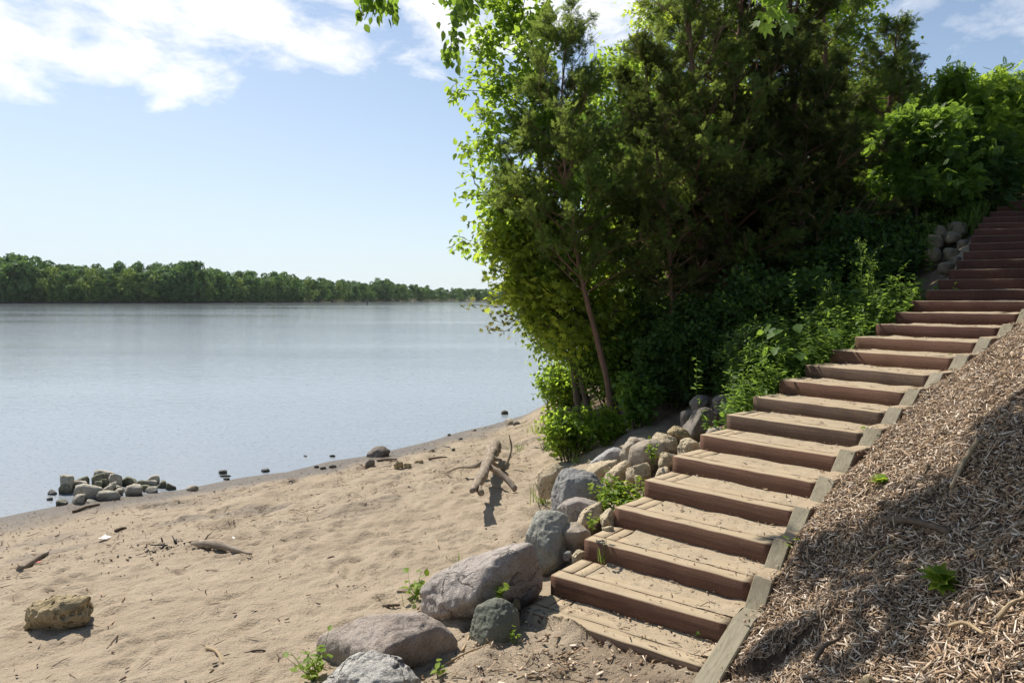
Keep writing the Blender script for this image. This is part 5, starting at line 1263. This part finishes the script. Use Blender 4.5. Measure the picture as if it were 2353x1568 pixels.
# strays over the edging timbers, the lowest step and the dirt in front of it
for i_ in range(0, 16):
    n = 60 if i_ > 1 else 130; u_ = r.uniform(-.15, 1, n)[:, None]; lt = r.uniform(.02, .3, n)[:, None]
    xy_ = RpE[i_] + (RpE[i_ + 1] - RpE[i_]) * u_ + norm(RpE[i_] - LpE[i_]) * lt
    def zedge(a, b, i_=i_): return np.full(len(a), SZ[i_] + .07)
    k_ = lt[:, 0] > .12
    chips(mb, xy_[k_], r, (.02, .07), (.1, .26), .012, zedge, .1, .35, 0, False)
tag(mb.build('wood_chip_mulch', M['chip']), kind='stuff')
# long sticks lying in the chips
def stick(p1, p2, rad, mt, label, name='stick', group=None, mid=0.0, seed=0, lift=None, zf=None, cat='stick'):
    a = hit(*p1); b = hit(*p2); r_ = np.random.default_rng(seed)
    if zf: a[2] = zf(a[:1], a[1:2])[0]; b[2] = zf(b[:1], b[1:2])[0]
    lf = rad * .6 if lift is None else lift
    a = a + [0, 0, lf]; b = b + [0, 0, lf]; L = np.linalg.norm(b - a)
    m_ = .5 * (a + b) + np.array([r_.normal(0, .05) * L, r_.normal(0, .05) * L, mid])
    m = MB(); tube(m, curve([a, m_, b], 14), np.linspace(rad, rad * .65, 14), 7, .5, True, .25, seed)
    return tag(m.build(name, M[mt], None, a, smooth=True), label, cat, group)
stick((2248,1042), (2185,1135), .022, 'palestick', 'straight pale stick lying down the chip slope', 'stick', 'sticks lying in the wood chips', .01, 1, .04, gterr)
stick((2030,1225), (2185,1208), .03, 'darkstick', 'thick dark stick half buried in the shaded chips', 'stick', 'sticks lying in the wood chips', .03, 2, .03, gterr)
stick((2015,1190), (2090,1150), .014, 'darkstick', 'thin dark stick above the thick dark one', 'stick', 'sticks lying in the wood chips', .02, 3, .03, gterr)
stick((1868,1565), (1925,1500), .016, 'darkstick', 'dark stick in the chips at the bottom edge', 'stick', 'sticks lying in the wood chips', .03, 4, .04, gterr)
stick((2290,1420), (2352,1370), .012, 'palestick', 'pale stick in the sunny chips at the right edge', 'stick', 'sticks lying in the wood chips', .03, 5, .04, gterr)
stick((2180,1440), (2260,1460), .011, 'palestick', 'pale splinter across the sunny chips lower right', 'stick', 'sticks lying in the wood chips', .02, 6, .05, gterr)
stick((1990,1300), (2060,1262), .012, 'palestick', 'pale splinter in the shaded chips', 'stick', 'sticks lying in the wood chips', .02, 7, .04, gterr)
bbox_rock(1968, 1540, 2015, 1590, 3.55, 'ochre', 'ochre rock edge poking out of the chips at the bottom', None, 611, 4, 12, .07, 0, .7, .1)

# ---------------------------------------------------------------- driftwood and things on the sand
gd = hit(1140, 1050); o = empty('driftwood_log', gd, 'large forked grey driftwood log propped on its branches on the sand', 'driftwood')
d_far = 14.4
m = MB(); main = curve([P(1139, 1021, d_far), P(1127, 1047, 13.0), P(1114, 1076, 11.6), P(1100, 1105, 10.4), P(1084, 1127, 9.6)], 40)
tube(m, main, np.interp(np.linspace(0, 1, 40), [0, .04, .15, .35, .7, .93, 1], [.09, .135, .125, .095, .072, .06, .04]), 14, .5, True, .35, 3)
m.build('trunk', M['driftwood'], o, smooth=True)
def limb(pts, r0, r1, nm='branch', n=18, seed=1):
    m = MB(); tube(m, curve(pts, n), np.linspace(r0, r1, n), 8, .5, True, .3, seed); m.build(nm, M['driftwood'], o, smooth=True)
e1 = hit(1023, 1086); e2 = hit(1184, 1130); e3 = hit(1150, 1082)
limb([P(1120, 1056, 12.5), P(1092, 1070, 12.5), .5 * (P(1092, 1070, 12.5) + e1) + [0, 0, .05], e1], .05, .015, seed=2)
limb([P(1116, 1066, 12.0), .5 * (P(1120, 1066, 12.0) + e2) + [0, 0, .06], e2 + [0, 0, .05]], .06, .05, seed=3)
limb([P(1122, 1060, 12.4), e3 + [0, 0, .06], P(1164, 1064, e3[1] + .1), P(1175, 1030, e3[1] + .2), P(1169, 998, e3[1] + .2)], .045, .012, seed=4)
limb([P(1112, 1092, 10.9), P(1104, 1100, 10.8) + [0, -.1, .06]], .06, .03, 'knot', 6, 5); limb([P(1108, 1082, 11.3), P(1096, 1088, 11.3)], .05, .025, 'knot', 6, 6)
limb([P(1128, 1052, 12.8), P(1152, 1056, 12.7)], .06, .02, 'knot', 6, 7); limb([P(1096, 1112, 10.2), P(1100, 1124, 9.9), P(1106, 1132, 9.7)], .06, .045, 'branch', 8, 8)
stick((45, 1312), (108, 1273), .045, 'driftwood', 'smooth grey driftwood pole on the sand at the left edge', 'driftwood_pole', None, .01, 11)
# board by the burnt patch
o = empty('driftwood_board', hit(500, 1268), 'split grey driftwood board beside the charred patch', 'driftwood'); a = hit(440, 1256); b = hit(578, 1278); m = MB()
c_ = curve([a + [0, 0, .05], .5 * (a + b) + [-.02, .02, .07], b + [0, 0, .03]], 16); tube(m, c_, np.interp(np.linspace(0, 1, 16), [0, .15, .45, 1], [.02, .055, .06, .012]), 7, .5, True, .35, 4); m.build('board', M['driftwood'], o, smooth=True)
m = MB(); q = c_[3]; tube(m, [q, q + [.05, .05, .10], q + [.1, .06, .13]], [.02, .012, .004], 5); m.build('splinter', M['driftwood'], o)
G_ = 'sticks lying on the sand'
for k, (a, b, rad, mt, lab) in enumerate([((265,1222),(290,1215),.028,'darkstick','short stub of wood on the sand above the white paper'),((474,1490),(512,1526),.014,'palestick','pale splinter of wood on the near sand'),((866,1060),(912,1056),.03,'darkstick','dark plank right of the round dark stone at the waterline'),
   ((984,1056),(1027,1051),.025,'darkstick','dark stick left of the driftwood log'),((560,1503),(610,1497),.012,'darkstick','thin dark stick right of the pale splinter'),((246,1492),(278,1452),.010,'darkstick','thin curved twig right of the ochre rock'),((880,1395),(918,1392),.018,'darkstick','short dark stick left of the largest pinkish boulder'),
   ((1092,1290),(1112,1284),.012,'darkstick','short dark stick behind the largest pinkish boulder'),((750,1288),(768,1280),.014,'darkstick','dark stick on the open sand in the middle'),((168,1178),(228,1160),.03,'darkstick','dark soaked branch below the waterline pile'),((420,1250),(452,1246),.012,'darkstick','charred twig by the driftwood board'),
   ((1010,1535),(1135,1478),.011,'palestick','long pale twig in the dirt before the lowest step'),((1060,1500),(1078,1460),.012,'palestick','twig caught between two boulders'),((1186,1560),(1260,1540),.009,'palestick','thin twig in the dirt near the bottom edge')]):
    stick(a, b, rad, mt, lab, 'stick', G_, .015, 20 + k)
def scrap(px, py, w, seed, label, mt='paper', cat='litter'):
    r_ = np.random.default_rng(seed); g = hit(px, py); n = 7; a = np.linspace(-1, 1, n); AA, BB = np.meshgrid(a, a); AA = AA.ravel(); BB = BB.ravel()
    zz_ = .02 + np.abs(fbm(np.stack([AA * 1.3, BB * 1.3, np.full(n * n, seed * 1.)], 1), 3, seed)) * w * .25
    V = g + np.stack([AA * w * .5 * r_.uniform(.8, 1.2), BB * w * .4 * (1 - .3 * AA), zz_], 1); ii = (np.arange(n - 1)[:, None] * n + np.arange(n - 1)[None]).ravel()
    m = MB(); m.add(V, np.stack([ii, ii + 1, ii + n + 1, ii + n], 1)); ob = m.build('litter_scrap', M[mt], None, g); tag(ob, label, cat, 'scraps of litter on the beach')
    md = ob.modifiers.new('thickness', 'SOLIDIFY'); md.thickness = .003
scrap(243, 1238, 0.14, 1, 'largest crumpled white paper scrap on the sand'); scrap(532, 1240, 0.10, 2, 'crumpled white scrap right of the charred patch'); scrap(500, 1258, 0.08, 3, 'white lid behind the driftwood board')

scrap(90, 1294, 0.04, 10, 'red scrap against the driftwood pole', 'redlitter')
# charred remains of a fire
g = hit(385, 1254); o = None; r = np.random.default_rng(14); mb = MB()
xy = np.concatenate([g[:2] + r.normal(0, [.16, .16], (90, 2)), g[:2] + [.1, -.2] + r.normal(0, [.45, .3], (110, 2))])
chips(mb, xy, r, (.015, .06), (.2, .5), .012, None, -1, .5)
for k in range(7):
    p = g + [r.normal(0, .1), r.normal(0, .1), .01]; tube(mb, [p, p + [r.normal(0, .08), r.normal(0, .08), r.uniform(.01, .07)]], [.014, .006], 5, 0)
tag(mb.build('charcoal_bits', M['char'], None, g), kind='stuff')
# flotsam on the sand and litter on the treads: countless small bits
r = np.random.default_rng(15); mb = MB()
N1 = 26000; cand = np.stack([r.uniform(-9.5, 2.2, N1), r.uniform(4.0, 20, N1)], 1)
zz_, s_, l_, dr_, dl_, ix_, pr_ = terrain(cand[:, 0], cand[:, 1], True)
band = np.exp(-((s_ - 3.4) / 1.3) ** 2) * .9 + np.exp(-((s_ - 1.2) / .5) ** 2) * .8 + .16 + .5 * np.clip(fbm(xyz(cand[:, 0] * .6, cand[:, 1] * .6), 3, 5), 0, 1)
keep = (s_ > .25) & (r.uniform(0, 1, N1) < band * .75) & ((dr_ <= 0)) & ((dl_ > .2) | pr_)
cand = cand[keep]; k1 = int(len(cand) * .62)
def gsand(a, b): return terrain(a, b) + .012
chips(mb, cand[:k1], r, (.010, .055), (.12, .5), .008, gsand, -.5, .25, .5); chips(mb, cand[k1:int(len(cand) * .85)], r, (.05, .2), (.04, .09), .008, gsand, -.3, .2, .7); chips(mb, cand[int(len(cand) * .85):], r, (.01, .03), (.4, .8), .006, gsand, .45, .2)
tag(mb.build('beach_flotsam', M['chip']), kind='stuff')
mb = MB(); n = 1400; t_ = r.uniform(0, 1, n) ** 1.7 * 14; i0 = t_.astype(int); aa = 1 - r.uniform(0, 1, n) ** 1.6 * .95; bb = 1 - r.uniform(0, 1, n) ** 1.5 * .9
xy = (LpE[i0] * (1 - bb)[:, None] + LpE[i0 + 1] * bb[:, None]) * (1 - aa)[:, None] + (RpE[i0] * (1 - bb)[:, None] + RpE[i0 + 1] * bb[:, None]) * aa[:, None]
zst = SZ[i0] + .008 + .014 * np.clip((bb - .6) / .4, 0, 1)
order = np.arange(n)
def ztread(a, b): return zst[sel]
for sel, Lr, wr, br in ((order[:900], (.006, .022), (.25, .6), .05), (order[900:1200], (.03, .11), (.04, .10), -.15), (order[1200:], (.02, .06), (.2, .4), .05)):
    chips(mb, xy[sel], r, Lr, wr, .004, ztread, br, .18, 0, False)
# dirt before the lowest step
n = 1700; al = r.uniform(.02, 2.2, n); la = r.uniform(-1.0, .95, n); xy = C0[0] + back * al[:, None] + np.array([.809, -.588]) * la[:, None]
def gpad(a, b): return terrain(a, b) + .01
chips(mb, xy[:1100], r, (.01, .05), (.2, .55), .012, gpad, .0, .35); chips(mb, xy[1100:1400], r, (.05, .2), (.03, .07), .015, gpad, -.15, .25); chips(mb, xy[1400:], r, (.03, .08), (.15, .4), .012, gpad, .25, .3)
tag(mb.build('tread_litter', M['chip']), kind='stuff')
#SECTION_D_END

# ---------------------------------------------------------------- the summer air
def box(name, x0, x1, y0, y1, z0, z1):
    m = MB(); m.add([(x0,y0,z0),(x1,y0,z0),(x1,y1,z0),(x0,y1,z0),(x0,y0,z1),(x1,y0,z1),(x1,y1,z1),(x0,y1,z1)], [[0,3,2,1],[4,5,6,7],[0,1,5,4],[1,2,6,5],[2,3,7,6],[3,0,4,7]])
    mt = bpy.data.materials.new('haze_air'); mt.use_nodes = True; t = mt.node_tree; t.nodes.clear()
    o_ = t.nodes.new('ShaderNodeOutputMaterial'); v = t.nodes.new('ShaderNodeVolumePrincipled'); v.inputs['Color'].default_value = (.93, .96, 1, 1); v.inputs['Density'].default_value = .00003; v.inputs['Anisotropy'].default_value = .3
    t.links.new(v.outputs[0], o_.inputs['Volume'])
    return tag(m.build(name, mt), kind='stuff')
box('haze', -3700, 3700, -600, 4000, -12, 90)
